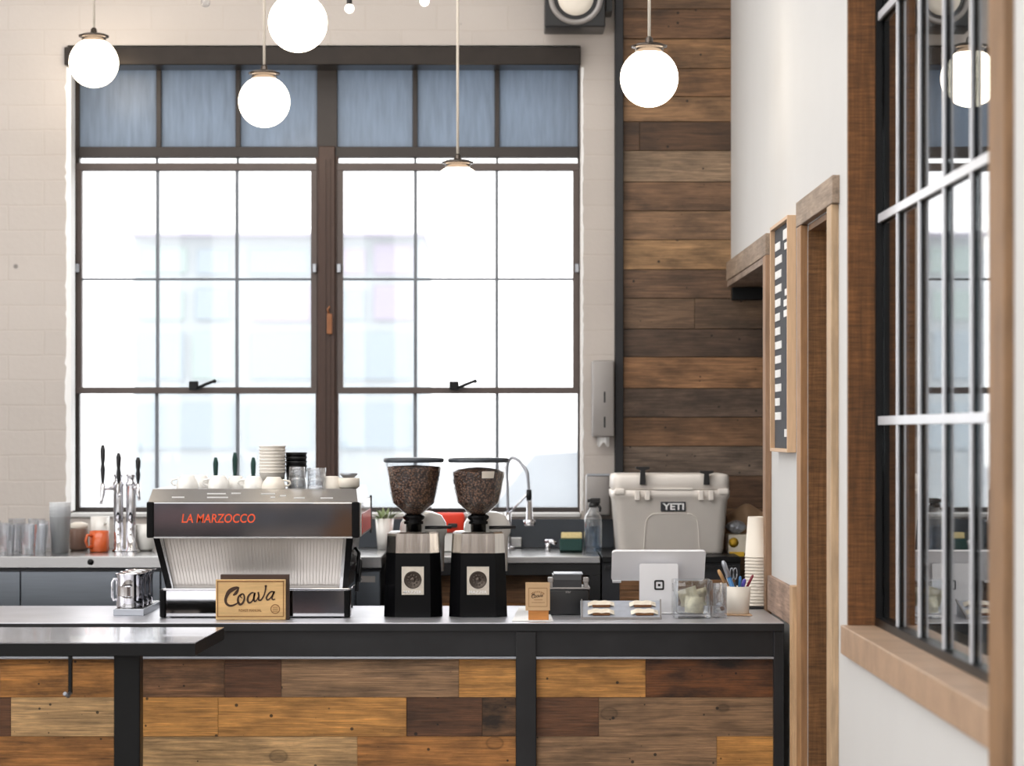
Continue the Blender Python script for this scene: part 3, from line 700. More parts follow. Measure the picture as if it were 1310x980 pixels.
# ---- tall table in front of the counter, same height or so
ZTB = 1.052; d1 = (EYE - ZTB) * F / (802.5 - VY); d0 = (EYE - ZTB) * F / (822 - VY)
r = thing('high_table', 'dark steel high table with a glossy top standing in front of the counter', 'table', (-1.4, (d0 + d1) / 2, 0))
xe = X(250, d0)
b = B(); xb = X(287, d1)
b.prism([(-2.4, d0), (xe, d0), (xb, d1), (-2.4, d1)], 'Z', ZTB - .003, ZTB); b.build('tabletop', M['table'], r)
b = B(); b.prism([(-2.4, d0 + .001), (xe - .001, d0 + .001), (xb - .001, d1 - .001), (-2.4, d1 - .001)], 'Z', ZTB - S(17, d0), ZTB - .0032); b.build('edge_band', M['steel_dark'], r)
dl = d0 + .12
b = B(); b.box(X(145.5, dl), X(179, dl), dl, dl + .07, .012, ZTB - S(17, d0) - .0003, .003, 1); b.build('leg', M['steel_dark'], r)
b = B(); b.box(-2.3, -2.22, dl, dl + .07, .012, ZTB - S(17, d0) - .0003, .003, 1); b.build('leg', M['steel_dark'], r)
b = B(); b.box(X(130, dl), X(195, dl), dl - .15, dl + .3, 0, .012, .003, 1); b.build('foot_plate', M['steel_dark'], r)
b = B(); b.box(-2.38, -2.14, dl - .15, dl + .3, 0, .012, .003, 1); b.build('foot_plate', M['steel_dark'], r)
dh = d0 + .05; zt_ = ZTB - S(17, d0) - .0003
b = B(); b.box(X(87, dh), X(91.5, dh), dh, dh + .02, Z(888, dh), zt_, .001, 1); h_ = b.build('purse_hook', M['steel_dark'], r)
b = B(); b.tube([(X(89.5, dh), dh + .008, Z(886, dh)), (X(88, dh), dh - .015, Z(890, dh)), (X(85, dh), dh - .03, Z(886, dh))], .006, 8); b.build('hook_tip', M['alu'], h_)

# ================================================================== ESPRESSO MACHINE
DM = 8.62
mx = lambda p: X(p, DM)
mz = lambda p: Z(p, DM)
r = thing('espresso_machine', 'large polished steel espresso machine seen from behind with red lettering', 'espresso machine', (mx(325), 8.9, ZC))
DME = DM + .56; DMU = 9.32
b = B(); b.box(mx(212), mx(440), DM + .008, DME, ZC + .012, mz(754), .003, 1); b.box(mx(212), mx(441), DM, DM + .01, mz(789), mz(755), .002, 1); b.build('base', M['mirror'], r)
b = B(); b.box(mx(209), mx(446), DM - .004, DM + .06, mz(755.5), mz(753), .001, 1); b.tube([(mx(446), DM, mz(754)), (mx(449), DM + .03, mz(753)), (mx(452), DM + .5, mz(752))], .003, 8); b.build('drip_rail', M['chrome'], r)
for a, e in ((204, 212), (440, 448)):
    b = B(); b.box(mx(a), mx(e), DM - .002, DM + .07, ZC + .001, mz(754), .006, 2); b.build('end_cap', M['gloss_black'], r)
for p in (222, 432):
    for yy in (DM + .08, DME - .05): b = B(); b.lathe([(.022, 0), (.022, .012)], (mx(p), yy, ZC + .0005), 16); b.build('foot', M['black'], r)
# sloping ribbed splash panel
b = B(); yt, yb_ = DM + .02, DM + .075
b.loft([[(mx(208), yt, mz(687)), (mx(443), yt, mz(687)), (mx(443), yt + .01, mz(687)), (mx(208), yt + .01, mz(687))],
        [(mx(219), yb_, mz(753)), (mx(437), yb_, mz(753)), (mx(437), yb_ + .01, mz(753)), (mx(219), yb_ + .01, mz(753))]])
n = 54
for k in range(n):
    t0 = (k + .5) / n
    xa = mx(209 + t0 * 233); xb2 = mx(220 + t0 * 216)
    b.loft([[(xa - .001, yt, mz(687.5)), (xa, yt - .0012, mz(687.5)), (xa + .001, yt, mz(687.5))], [(xb2 - .001, yb_, mz(752.5)), (xb2, yb_ - .0012, mz(752.5)), (xb2 + .001, yb_, mz(752.5))]])
b.build('splash_panel', M['splash'], r)
# side arms
for sgn, (pt0, pt1, pb0, pb1) in ((0, (196, 204, 210, 217)), (1, (443, 452, 437, 443))):
    b = B()
    b.loft([[(mx(pt0), DM + .0, mz(688)), (mx(pt1), DM + .0, mz(688)), (mx(pt1), DM + .45, mz(688)), (mx(pt0), DM + .45, mz(688))],
            [(mx(pb0), DM + .05, mz(753.5)), (mx(pb1), DM + .05, mz(753.5)), (mx(pb1), DM + .45, mz(753.5)), (mx(pb0), DM + .45, mz(753.5))]])
    b.build('side_frame', M['gloss_black'], r)
    b = B(); q0, q1 = ((203.5, 207), (216.5, 219)) if sgn == 0 else ((439, 443.5), (433, 437.5))
    b.loft([[(mx(q0[0]), DM + .0, mz(688)), (mx(q0[1]), DM + .0, mz(688)), (mx(q0[1]), DM + .02, mz(688)), (mx(q0[0]), DM + .02, mz(688))],
            [(mx(q1[0]), DM + .055, mz(753)), (mx(q1[1]), DM + .055, mz(753)), (mx(q1[1]), DM + .075, mz(753)), (mx(q1[0]), DM + .075, mz(753))]])
    b.build('edge_trim', M['stainless'], r)
b = B()
for k, (p, q) in enumerate(((456, 705), (458, 716), (455, 728))):
    b.tube([(mx(p - 5), DM + .2 + .05 * k, mz(q)), (mx(p), DM + .16, mz(q + 6)), (mx(p - 2), DM + .15, mz(q + 32))], .006, 8)
b.build('steam_wand', M['steel'], r)
# upper body
b = B(); b.box(mx(197), mx(451), DM - .012, DMU, mz(687), mz(643), .002, 1); ub = b.build('upper_panel', M['mirror'], r)
for a, e in ((188, 197.3), (450.7, 460)):
    b = B(); b.box(mx(a), mx(e), DM - .014, DMU, mz(688), mz(642), .004, 2); b.build('end_cap', M['gloss_black'], r)
for sg, xs0 in ((1, mx(460)), (-1, mx(188))):
    b = B(); b.box(xs0, xs0 + sg * .004, DM + .03, DMU - .02, mz(687), mz(643), .001, 1); sp = b.build('side_panel', M['white'], r)
    b = B(); b.box(xs0 + sg * .0041, xs0 + sg * .0052, DM + .08, DMU - .05, mz(684), mz(658)); b.build('red_inset', M['red'], sp)
    b = B(); b.box(xs0, xs0 + sg * .007, DMU - .0195, DMU, mz(692), mz(640), .001, 1); b.build('edge_strip', M['black'], r)
b = B(); b.box(mx(197), mx(451), DM - .0125, DM + .02, mz(688.5), mz(686.8), .0005, 1); b.build('lower_trim', M['stainless'], r)
# sloping top cover and cup tray
b = B(); dt = DM + .10
b.loft([[(mx(190), DM - .01, mz(642.5)), (mx(458), DM - .01, mz(642.5)), (mx(458), DMU, mz(642.5)), (mx(190), DMU, mz(642.5))],
        [(X(195.5, dt), dt, Z(625.5, dt)), (X(456, dt), dt, Z(625.5, dt)), (X(456, dt), DMU, Z(625.5, dt)), (X(195.5, dt), DMU, Z(625.5, dt))]])
b.build('cup_tray', M['stainless'], r); ZTOP = Z(625.5, dt)
for (x0, x1, q) in ((220, 236, 636), (265, 289, 631.5), (265, 292, 636.2), (296, 308, 631), (334, 352, 631.5), (346, 352, 636), (358, 366, 634), (376, 390, 636.8), (410, 426, 637)):
    t0 = (642.5 - q) / 17; yy = DM - .01 + t0 * .11
    zz = mz(642.5) + t0 * (ZTOP - mz(642.5))
    b = B(); b.box(X(x0, yy), X(x1, yy), yy - .004, yy - .0005, zz - .0018, zz + .0018)
    b.build('vent_slot', M['paper_w'], r)  # white strips paint the bright background showing through the slots
text_part('LA MARZOCCO', mx(280), DM - .0125, mz(663), S(11.5, DM), M['redtext'], r, width=S(94, DM), shear=.15, bold=.012)

# ---- things on the cup tray
def inv_cup(px, d, base, rb, rt, h, name, label, cat, group, mat, handle=True, ang=0.0, seg=24):
    """cup standing upside down: rim (rt) down, foot (rb) up"""
    x = X(px, d)
    r = thing(name, label, cat, (x, d, base), group)
    b = B(); b.lathe([(rt, 0), (rt * .98, h * .25), (rt * .86, h * .6), (rb * 1.1, h * .88), (rb, h), (rb * .85, h), (rb * .8, h - .003), (0.001, h - .003)], (x, d, base), seg, cap0=False, cap1=True); b.build('bowl', mat, r)
    if handle:
        b = B(); c, s_ = math.cos(ang), math.sin(ang)
        pts = [(x + c * (rt * .92 + k), d + s_ * (rt * .92 + k), base + z_) for k, z_ in ((-.004, h * .25), (.012, h * .24), (.02, h * .42), (.017, h * .62), (.0, h * .72), (-.008, h * .72))]
        b.tube(pts, .0035, 8); b.build('handle', mat, r)
    return r
de = DM + .2
inv_cup(240, de, ZTOP + .0002, .024, .040, .046, 'espresso_cup', 'white cup upside down on the espresso machine, the leftmost of the row', 'cup', 'white cups on the espresso machine', M['white'], True, PI)
inv_cup(256, de + .12, ZTOP + .0002, .024, .038, .044, 'espresso_cup', 'white cup upside down on the espresso machine, second from the left and further back', 'cup', 'white cups on the espresso machine', M['white'], True, 0)
inv_cup(280, de, ZTOP + .0002, .024, .040, .044, 'espresso_cup', 'white cup upside down on the espresso machine below the leftmost dark tap handle', 'cup', 'white cups on the espresso machine', M['white'], True, PI)
inv_cup(302, de + .06, ZTOP + .0002, .022, .036, .042, 'espresso_cup', 'white cup upside down on the espresso machine below the tallest dark tap handle', 'cup', 'white cups on the espresso machine', M['white'], True, 0)
inv_cup(325, de, ZTOP + .0002, .024, .038, .042, 'espresso_cup', 'white cup upside down on the espresso machine just left of the ivory cup stack', 'cup', 'white cups on the espresso machine', M['white'], True, PI)
inv_cup(350, de - .05, ZTOP + .0002, .024, .042, .040, 'espresso_cup', 'white cup upside down on the espresso machine in front of the ivory cup stack', 'cup', 'white cups on the espresso machine', M['paper'], True, 0)
inv_cup(425, de, ZTOP + .0002, .022, .034, .042, 'espresso_cup', 'white cup upside down on the espresso machine right of the drinking glasses', 'cup', 'white cups on the espresso machine', M['paper'], False)
# nested stacks of cups
def cup_stack(px, d, n, dz, rr, h, mat, nm, lab, lab_top, group):
    x = X(px, d); z = ZTOP + .0002
    b = B(); b.lathe([(rr * .80, 0), (rr * .97, h - .004), (rr * 1.03, h - .003), (rr * 1.04, h), (rr * .99, h), (rr * .95, h - .003), (rr * .78, .002)], (x, d, z), 32, True, False)
    o = b.build(nm, mat); tag(o, lab, 'paper cup', group)
    for k in range(1, n):
        c = o.copy(); col.objects.link(c); c.location.z = o.location.z + k * dz
        if k == n - 1: c['label'] = lab_top
cup_stack(348.5, de + .1, 9, .0115, S(17, de + .1), .056, M['cup_paper'], 'ivory_cup', 'ivory cup nested in the tall stack on the espresso machine, below the topmost', 'topmost ivory cup of the tall stack on the espresso machine', 'ivory cups stacked on the espresso machine')
cup_stack(379, de + .12, 5, .0155, S(13.8, de + .12), .062, M['black'], 'black_cup', 'black cup nested in the dark stack on the espresso machine, below the topmost', 'topmost black cup of the dark stack on the espresso machine', 'black cups stacked on the espresso machine')
# glasses
def tumbler(px, d, z, rb, rt, h, label, group, mat=None, name='drinking_glass', flute=0):
    x = X(px, d); b = B()
    b.lathe([(rb, 0), (rt, h), (rt - .002, h), (rb - .002, .006), (.001, .006)], (x, d, z), flute or 24, cap0=True, cap1=True, smooth=not flute)
    return tag(b.build(name, mat or M['tumbler']), label, 'glass', group)
tumbler(380, de - .02, ZTOP + .0003, .034, .029, .038, 'small clear glass in front of the black cups, the lower one of its pair', 'glasses on the espresso machine')
tumbler(380, de - .02, ZTOP + .039, .029, .027, .036, 'small clear glass in front of the black cups, stacked on top of its pair', 'glasses on the espresso machine')
tumbler(405, de - .02, ZTOP + .0003, .033, .031, .036, 'small clear glass right of the black cups, the lower one of its pair', 'glasses on the espresso machine')
tumbler(405, de - .02, ZTOP + .037, .031, .033, .034, 'small clear glass right of the black cups, stacked on top of its pair', 'glasses on the espresso machine')
b = B(); xx = X(446, de); rr = S(14, de)
b.lathe([(rr * .8, 0), (rr, .006), (rr, .034), (rr * .95, .036), (rr * .9, .01), (.001, .01)], (xx, de, ZTOP + .0003), 28); tag(b.build('ramekin', M['paper']), 'round pale dish at the right end of the espresso machine top', 'dish')
b = B(); b.lathe([(rr * .5, 0), (rr * .82, .012), (rr * .8, .016), (rr * .4, .006), (.001, .006)], (xx, de, ZTOP + .0368), 24); tag(b.build('saucer', M['alu']), 'small metal saucer on the pale dish at the right end of the espresso machine', 'saucer')

# ================================================================== WOODEN SIGN on the counter
DS = dC(793.4)
r = thing('wooden_sign', 'pale wooden counter sign with dark script lettering in front of the espresso machine', 'sign', (X(322, DS), DS + .02, ZC))
b = B().color(rgb(222, 182, 126)); b.box(X(276, DS), X(365.5, DS), DS, DS + .012, ZC + .0005, Z(741.5, DS), .0015, 1); sb = b.build('plaque', M['woodX'], r)
b = B(); b.box(X(282, DS + .014), X(370, DS + .014), DS + .013, DS + .035, ZC + .0005, Z(735, DS + .014), .0015, 1); b.build('stand', M['darkwood'], r)
b = B()
def sx(u): return X(268 + u / 11.91, DS)
def sz(v): return Z(728 + v / 11.91, DS)
for (u0, u1, v0, v1) in ((120, 1135, 180, 200), (120, 1135, 715, 730), (115, 132, 180, 730), (1118, 1135, 180, 730)):
    b.box(sx(u0), sx(u1), DS - .0006, DS + .0004, sz(v1), sz(v0))
b.build('border_line', M['burn_l'], sb)
def sm(pts, n=6):
    """Catmull-Rom through the control points"""
    out = []; P = [pts[0]] + pts + [pts[-1]]
    for i in range(1, len(P) - 2):
        for k in range(n):
            t = k / n; o = []
            for q in range(len(pts[0])):
                p0, p1, p2, p3 = P[i - 1][q], P[i][q], P[i + 1][q], P[i + 2][q]
                o.append(.5 * (2 * p1 + (p2 - p0) * t + (2 * p0 - 5 * p1 + 4 * p2 - p3) * t * t + (3 * p1 - p0 - 3 * p2 + p3) * t ** 3))
            out.append(tuple(o))
    out.append(pts[-1]); return out
strokes = [
    [(455, 290, 16), (420, 285, 40), (360, 305, 60), (300, 345, 62), (262, 410, 50), (245, 470, 42), (258, 525, 36), (300, 556, 34), (350, 556, 30), (400, 535, 24), (445, 505, 14)],
    [(445, 292, 12), (425, 335, 40), (400, 370, 46), (370, 392, 28), (358, 398, 10)],
    [(490, 382, 26), (445, 420, 26), (435, 490, 34), (465, 540, 34), (508, 515, 30), (532, 450, 26), (522, 392, 24), (490, 382, 22), (470, 420, 14), (500, 445, 12)],
    [(672, 362, 22), (640, 365, 24), (595, 410, 30), (580, 470, 32), (600, 512, 30), (640, 500, 24), (675, 440, 22), (692, 365, 26)],
    [(692, 360, 28), (676, 440, 28), (685, 490, 26), (715, 478, 16), (745, 420, 14)],
    [(742, 350, 24), (752, 410, 26), (748, 465, 28), (785, 470, 24), (830, 400, 20), (852, 320, 22), (858, 268, 26)],
    [(840, 262, 14), (860, 258, 30), (876, 266, 14)],
    [(975, 345, 18), (940, 345, 22), (895, 385, 26), (868, 440, 26), (885, 470, 24), (925, 445, 20), (968, 385, 20), (988, 340, 22)],
    [(988, 338, 22), (958, 415, 24), (955, 455, 22), (980, 466, 18), (998, 452, 12)]]
b = B()
for st in strokes:
    q = sm(st)
    b.ribbon([(sx(p[0]), sz(p[1])) for p in q], [S(max(p[2], 6) / 11.91, DS) for p in q], DS - .0001, .0012)
b.build('script_lettering', M['burn'], sb)
text_part('ROAST MANUAL', sx(620), DS - .0002, sz(630), S(3.3, DS), M['burn_l'], sb, width=S(29, DS), name='small_lettering')
b = B(); cx_, cz_ = sx(1002), sz(610); R_ = S(5.6, DS)
ring = [(cx_ + R_ * math.cos(a * PI / 12), cz_ + R_ * math.sin(a * PI / 12)) for a in range(25)]
b.ribbon(ring, S(1.3, DS), DS - .0001, .0006)
for k in range(-2, 3): b.box(cx_ - R_ * .6, cx_ + R_ * .6, DS - .0007, DS, cz_ + k * R_ * .28 - .0008, cz_ + k * R_ * .28 + .0008)
b.build('round_seal', M['burn_l'], sb)

# ================================================================== GRINDERS
def grinder(px, label, fill, card):
    d = dC(790); cxp = px
    gx = lambda p: X(cxp + p, d); gz = lambda p: Z(p, d)
    D = d + S(33, d); x0 = X(cxp, D)
    x0 = X(cxp, d)
    yc = d + S(35, d)
    r = thing('coffee_grinder', label, 'coffee grinder', (x0, yc, ZC), 'coffee grinders on the counter')
    def ring(wf, w, dep, c, z, inset=0):
        dd = dep
        f = [(-wf, -dd), (wf, -dd), (w, -dd + c), (w, dd - c), (wf, dd), (-wf, dd), (-w, dd - c), (-w, -dd + c)]
        return [(x0 + S(a, d), yc + S(q, d), z) for a, q in f]
    b = B(); b.loft([ring(23, 37.5, 34.5, 16, ZC + .0005), ring(22, 34.5, 33, 14, gz(708))]); b.build('body', M['gloss_black'], r)
    b = B(); b.loft([ring(22, 34.5, 33, 14, gz(707.9)), ring(21.5, 33, 33, 13, gz(683)), ring(19.5, 30, 30, 12, gz(681))]); b.build('steel_collar', M['collar'], r)
    b = B(); b.lathe([(S(10, d), gz(681.5) - ZC), (S(10, d), gz(672) - ZC), (S(12.5, d), gz(671.5) - ZC), (S(12.5, d), gz(668) - ZC), (S(10.5, d), gz(667.5) - ZC), (S(14, d), gz(664) - ZC), (S(14, d), gz(661.5) - ZC), (S(11, d), gz(659) - ZC)], (x0, yc, ZC), 28)
    b.build('neck', M['gloss_black'], r)
    ko = [(10.5, 660), (14, 656.5), (27, 644), (31.5, 625), (36.5, 594), (37, 591)]
    outer = [(S(a, d), gz(q)) for a, q in ko]
    b = B(); b.lathe(outer, (x0, yc, 0), 16, cap0=False, cap1=False, smooth=False); b.build('hopper', M['clear'], r)
    # beans fill the hopper
    kf = [(9, 659), (12.9, 656), (26.0, 644.5), (30.4, 625)]
    if fill == 0: kf += [(34.8, 600), (34.2, 597.5)]; top = [(24, 596.5), (12, 596), (.1, 595.5)]
    else: kf += [(33.6, 607), (33.0, 604.5)]; top = [(26, 601), (14, 599), (.1, 598)]
    prof = []
    for (a0, q0), (a1, q1) in zip(kf, kf[1:]):
        for k in range(5): prof.append((a0 + (a1 - a0) * k / 5, q0 + (q1 - q0) * k / 5))
    prof += [kf[-1]] + top
    b = B(); b.lathe([(S(a, d), gz(q)) for a, q in prof], (x0, yc, 0), 64); bo = b.build('coffee_beans', M['beans'], r)
    for v in bo.data.vertices:
        rr = math.hypot(v.co.x, v.co.y)
        if rr > .004: f = 1 + random.uniform(-.025, .0); v.co.x *= f; v.co.y *= f
    bo['kind'] = 'stuff'
    b = B(); b.lathe([(S(38, d), gz(592)), (S(39, d), gz(591)), (S(39.3, d), gz(588)), (S(38, d), gz(586.4)), (S(20, d), gz(585.4)), (.0005, gz(585.2))], (x0, yc, 0), 40); b.build('hopper_lid', M['slate'], r)
    # doser with its domed lid on the far side, and lever
    yd = yc + S(52, d)
    b = B(); b.lathe([(S(27, d), gz(735)), (S(28, d), gz(690)), (S(31, d), gz(684)), (S(31, d), gz(679)), (S(30, d), gz(672)), (S(24, d), gz(662)), (S(12, d), gz(657)), (.001, gz(656))], (x0 + S(11, d), yd, 0), 28); dz_ = b.build('doser', M['white'], r)
    b = B(); b.tube([(x0 + S(14, d), yd - S(31, d), gz(677)), (x0 + S(48, d), yd - S(20, d), gz(677))], S(2.2, d), 8); b.build('dosing_lever', M['black'], r)
    # badge
    b = B(); yf = d + .0005
    t = lambda q: (708 - q) / (786 - 708)
    def yface(q): return yc - S(34.5 + (33 - 34.5) * (790 - q) / 82, d)
    b.loft([[(x0 - S(14.2, d), yface(761) - .0012, gz(761)), (x0 + S(14.2, d), yface(761) - .0012, gz(761)), (x0 + S(14.2, d), yface(761) + .001, gz(761)), (x0 - S(14.2, d), yface(761) + .001, gz(761))],
            [(x0 - S(14.2, d), yface(725) - .0012, gz(725)), (x0 + S(14.2, d), yface(725) - .0012, gz(725)), (x0 + S(14.2, d), yface(725) + .001, gz(725)), (x0 - S(14.2, d), yface(725) + .001, gz(725))]])
    bd = b.build('badge', M['badge'], r)
    b = B(); b.lathe([(S(10.5, d), -.0004), (S(11.3, d), -.0014), (S(10.4, d), -.002), (S(9.8, d), -.0014), (.001, -.0014)], (x0, yface(742) - .0015, gz(742)), 36, axis='Y')
    for k in range(10):
        a = k * PI / 5
        b.ball((x0 + S(6, d) * math.cos(a), yface(742) - .0034, gz(742) + S(6, d) * math.sin(a)), S(1.3, d), 8, sy=.5)
    b.ball((x0, yface(742) - .0034, gz(742)), S(3.4, d), 10, sy=.3)
    b.build('emblem', M['cap_metal'], bd)
    text_part('MAZZER', x0, yface(757.5) - .0014, gz(757.5), S(3.6, d), M['paper_w'], bd, width=S(23, d), bold=.01)
    if card:
        b = B(); dd = d + S(35 - 34, d)
        b.sheet(lambda u, v: (x0 + S(36.2 - 2.2 * v, d) * math.sin(math.radians(8 + 28 * u)), yc - S(37.2 - 2.4 * v, d) * math.cos(math.radians(8 + 28 * u)), gz(603 + 9 * v)), 8, 2)
        b.build('paper_label', M['paper'], r, normals=False)
    return r
grinder(528, 'black coffee grinder nearest the espresso machine, hopper full of beans', 0, False)
grinder(611.5, 'black coffee grinder with a small paper label on its hopper', 1, True)

# ================================================================== MILK JUGS
DT = dC(788)
zt0 = ZC + S(9.5, DT)
r = thing('jug_tray', 'grey metal tray under the steel milk jugs left of the espresso machine', 'tray', (X(164, DT), DT + .2, ZC))
b = B(); xt0, xt1 = X(145, DT), X(184, DT); yt1 = DT + .60
yt1 = dC(776.5)
b.box(xt0, xt1, DT, yt1, ZC + .0005, zt0 - .003, .001, 1); b.build('tray_base', M['alu'], r)
b = B(); b.box(xt0 + .004, xt1 - .004, DT + .004, yt1 - .004, zt0 - .003, zt0 - .0015); b.build('tray_surface', M['stainless'], r)
def jug(px, d, label, first=None):
    x = X(px, d)
    r = thing('milk_jug', label, 'milk jug', (x, d, zt0), 'steel milk jugs on the tray')
    k = S(1, DT); h = 44 * k; rr = 17.5 * k
    b = B(); pr = [(rr * .95, 0), (rr, .003), (rr * 1.0, h * .35), (rr * .97, h * .6), (rr * .98, h * .85), (rr * 1.07, h * .97), (rr * 1.1, h), (rr * 1.06, h), (rr * .94, h * .85), (rr * .94, .004), (.001, .004)]
    b.lathe(pr, (x, d, zt0 - .0012), 32); o = b.build('jug_body', M['chrome'], r)
    for v in o.data.vertices:   # pouring spout
        if v.co.z > h * .8 and v.co.x > rr * .75 and abs(v.co.y) < rr * .45: v.co.x += rr * .18 * (v.co.z - h * .8) / (h * .2); v.co.z += .003
    b = B(); b.tube([(x - rr * .96, d, zt0 + h * .80), (x - rr * 1.2, d, zt0 + h * .82), (x - rr * 1.33, d, zt0 + h * .72), (x - rr * 1.33, d, zt0 + h * .30), (x - rr * 1.22, d, zt0 + h * .20), (x - rr * .98, d, zt0 + h * .22)], .0045, 8); b.build('handle', M['chrome'], r)
    return r
j = jug(166.5, DT + .075, 'polished steel milk jug nearest the viewer on the tray left of the espresso machine')
copy_tree(j, (X(166.5, DT + .075) + .0, DT + .19, zt0), 'polished steel milk jug in the middle of the row on the tray')
copy_tree(j, (X(166.5, DT + .075) + .0, DT + .305, zt0), 'polished steel milk jug at the far end of the row on the tray')

# ================================================================== RIGHT HALF OF THE COUNTER
# white paper under the card holder
b = B(); dA, dE = dC(795.5), dC(777)
b.prism([(X(655, dA), dA), (X(708, dA), dA), (X(700, dE), dE), (X(664, dE), dE)], 'Z', ZC + .0004, ZC + .003); tag(b.build('paper_sheet', M['paper_w']), 'white paper sheet lying under the small wooden card holder', 'paper')
# card holder
DH = dC(794.5); zb = ZC + .0034
r = thing('card_holder', 'small wooden block holding kraft business cards right of the grinders', 'card holder', (X(688, DH), DH + .02, zb))
b = B(); b.box(X(676, DH), X(702, DH), DH, DH + .05, zb, Z(779.5, DH), .0015, 1); b.build('block', M['blockwood'], r)
b = B(); b.box(X(672.3, DH), X(703.5, DH), DH - .004, DH - .0005, Z(781, DH), Z(745, DH), .0005, 1); cd = b.build('business_card', M['kraft'], r)
b = B(); q = [(672.3 + 5, 751), (700, 751)]
for (x0, x1, y0, y1) in ((676, 700, 752, 752.6), (676, 700, 775.6, 776.2), (676, 676.6, 752, 776), (699.6, 700.2, 752, 776), (683, 694, 767, 767.6), (680, 697, 770.5, 771)): b.box(X(x0, DH), X(x1, DH), DH - .0046, DH - .004, Z(y1, DH), Z(y0, DH))
for k in range(9):
    a = math.radians(150 - k * 15); b.box(X(688 + 9 * math.cos(a) - .6, DH), X(688 + 9 * math.cos(a) + .6, DH), DH - .0046, DH - .004, Z(762 - 5 * math.sin(a) + .8, DH), Z(762 - 5 * math.sin(a) - .8, DH))
b.build('printed_lines', M['burn_l'], cd)
b = B()
for st in strokes:
    q = sm(st, 3)
    b.ribbon([(X(680 + (p[0] - 235) / 52, DH), Z(765 + (p[1] - 560) / 52, DH)) for p in q], [S(max(p[2], 16) / 50, DH) for p in q], DH - .0041, .0006)
b.build('script_lettering', M['burn'], cd)
# receipt printer
DQ = dC(787)
r = thing('receipt_printer', 'black receipt printer standing between the card holder and the tablet stand', 'printer', (X(722, DQ), DQ + .1, ZC))
b = B(); b.box(X(690, DQ), X(753, DQ), DQ, DQ + .17, ZC + .0005, Z(754, DQ), .006, 3); b.build('body', M['black'], r)
b = B(); b.box(X(704, DQ), X(755, DQ), DQ - .002, DQ + .17, Z(753.8, DQ), Z(751.5, DQ), .001, 1); b.build('paper_slot', M['grey_metal'], r)
b = B(); b.prism([(DQ + .002, Z(751.3, DQ)), (DQ + .006, Z(742, DQ)), (DQ + .02, Z(736, DQ)), (DQ + .15, Z(736, DQ)), (DQ + .16, Z(751.3, DQ))], 'X', X(707, DQ), X(744, DQ)); lidp = b.build('cover', M['steel'], r)
b = B(); b.box(X(709, DQ), X(746, DQ), DQ + .02, DQ + .14, Z(736, DQ) + .0002, Z(734, DQ), .001, 1); b.build('roller_plate', M['alu'], r)
for (a, e) in ((701, 708), (746, 753.5)):
    b = B(); b.box(X(a, DQ), X(e, DQ), DQ + .002, DQ + .05, Z(745, DQ), Z(739, DQ), .003, 2); b.box(X(a + 1, DQ), X(e - 1, DQ), DQ + .004, DQ + .05, Z(751, DQ), Z(745, DQ)); b.build('hinge', M['grey_metal'], r)
text_part('star', X(727, DQ), DQ - .0002, Z(757.3, DQ), S(2.6, DQ), M['grey_metal'], r, width=S(7, DQ))
# tray of wrapped bars
d_a = dC(792.5); d_b = d_a + .15
zlo, zhi = ZC + .004, Z(768.5, d_b)
r = thing('display_tray', 'low tilted metal display tray holding four wrapped wafer bars', 'tray', (X(795, d_a), (d_a + d_b) / 2, ZC))
b = B()
xa0, xa1, xb0, xb1 = X(743.5, d_a), X(846.5, d_a), X(742.5, d_b), X(844, d_b)
b.loft([[(xa0, d_a, ZC + .0005), (xa1, d_a, ZC + .0005), (xb1, d_b, ZC + .0005), (xb0, d_b, ZC + .0005)], [(xa0, d_a, zlo), (xa1, d_a, zlo), (xb1, d_b, zhi), (xb0, d_b, zhi)]])
b.build('wedge', M['tray'], r)
slope = math.atan2(zhi - zlo, d_b - d_a); Ls = math.hypot(zhi - zlo, d_b - d_a)
def on_tray(px, t):  # point at distance t (0..1) up the slope
    d = d_a + (d_b - d_a) * t
    return Vector((X(px, d), d, zlo + (zhi - zlo) * t))
b = B()
for (pa, pb) in ((743.5, 745), (844, 846)):
    p0, p1 = on_tray(pa, 0), on_tray(pa, 1); p2 = on_tray(pb, 1); p3 = on_tray(pb, 0)
    b.loft([[p0, p1, p2, p3], [p0 + Vector((0, 0, .006)), p1 + Vector((0, 0, .006)), p2 + Vector((0, 0, .006)), p3 + Vector((0, 0, .006))]])
p0, p1 = on_tray(743.5, 0), on_tray(846.5, 0); b.box(p0.x, p1.x, p0.y - .003, p0.y, ZC + .0005, zlo + .004); b.build('rim', M['grey_metal'], r)
nm = [('front left', 752, 786, .10), ('front right', 807, 842, .10), ('rear left', 752, 786, .56), ('rear right', 805, 839, .56)]
labs = ['wrapped wafer bar on the display tray, front one of the pair beside the printer', 'wrapped wafer bar on the display tray, front one of the pair nearer the tip jar',
        'wrapped wafer bar on the display tray, rear one of the pair beside the printer', 'wrapped wafer bar on the display tray, rear one of the pair nearer the tip jar']
for (q, pa, pb, t0), lb in zip(nm, labs):
    c0 = on_tray((pa + pb) / 2, t0 + .16); hw = S((pb - pa) / 2, c0.y); hl = Ls * .15
    rt = Matrix.Translation(c0) @ Matrix.Rotation(slope, 4, 'X')
    r = thing('wafer_bar', lb, 'snack bar', c0, 'wrapped wafer bars on the display tray')
    b = B(); b.xf = rt; b.box(-hw * .66, hw * .66, -hl * .85, hl * .6, .0008, .0072, .002, 2); b.build('wafer', M['choc'], r)
    b = B(); b.xf = rt
    sd = random.random() * 9
    b.sheet(lambda u, v: (-hw + 2 * hw * u, -hl * .62 + hl * 1.6 * v, .0088 + .0012 * math.sin(u * 17 + sd) * math.sin(v * 5 + sd) - .0072 * max(0, abs(2 * u - 1) - .66) / .34), 24, 8); b.build('wrapper', M['wrap'], r, normals=False)
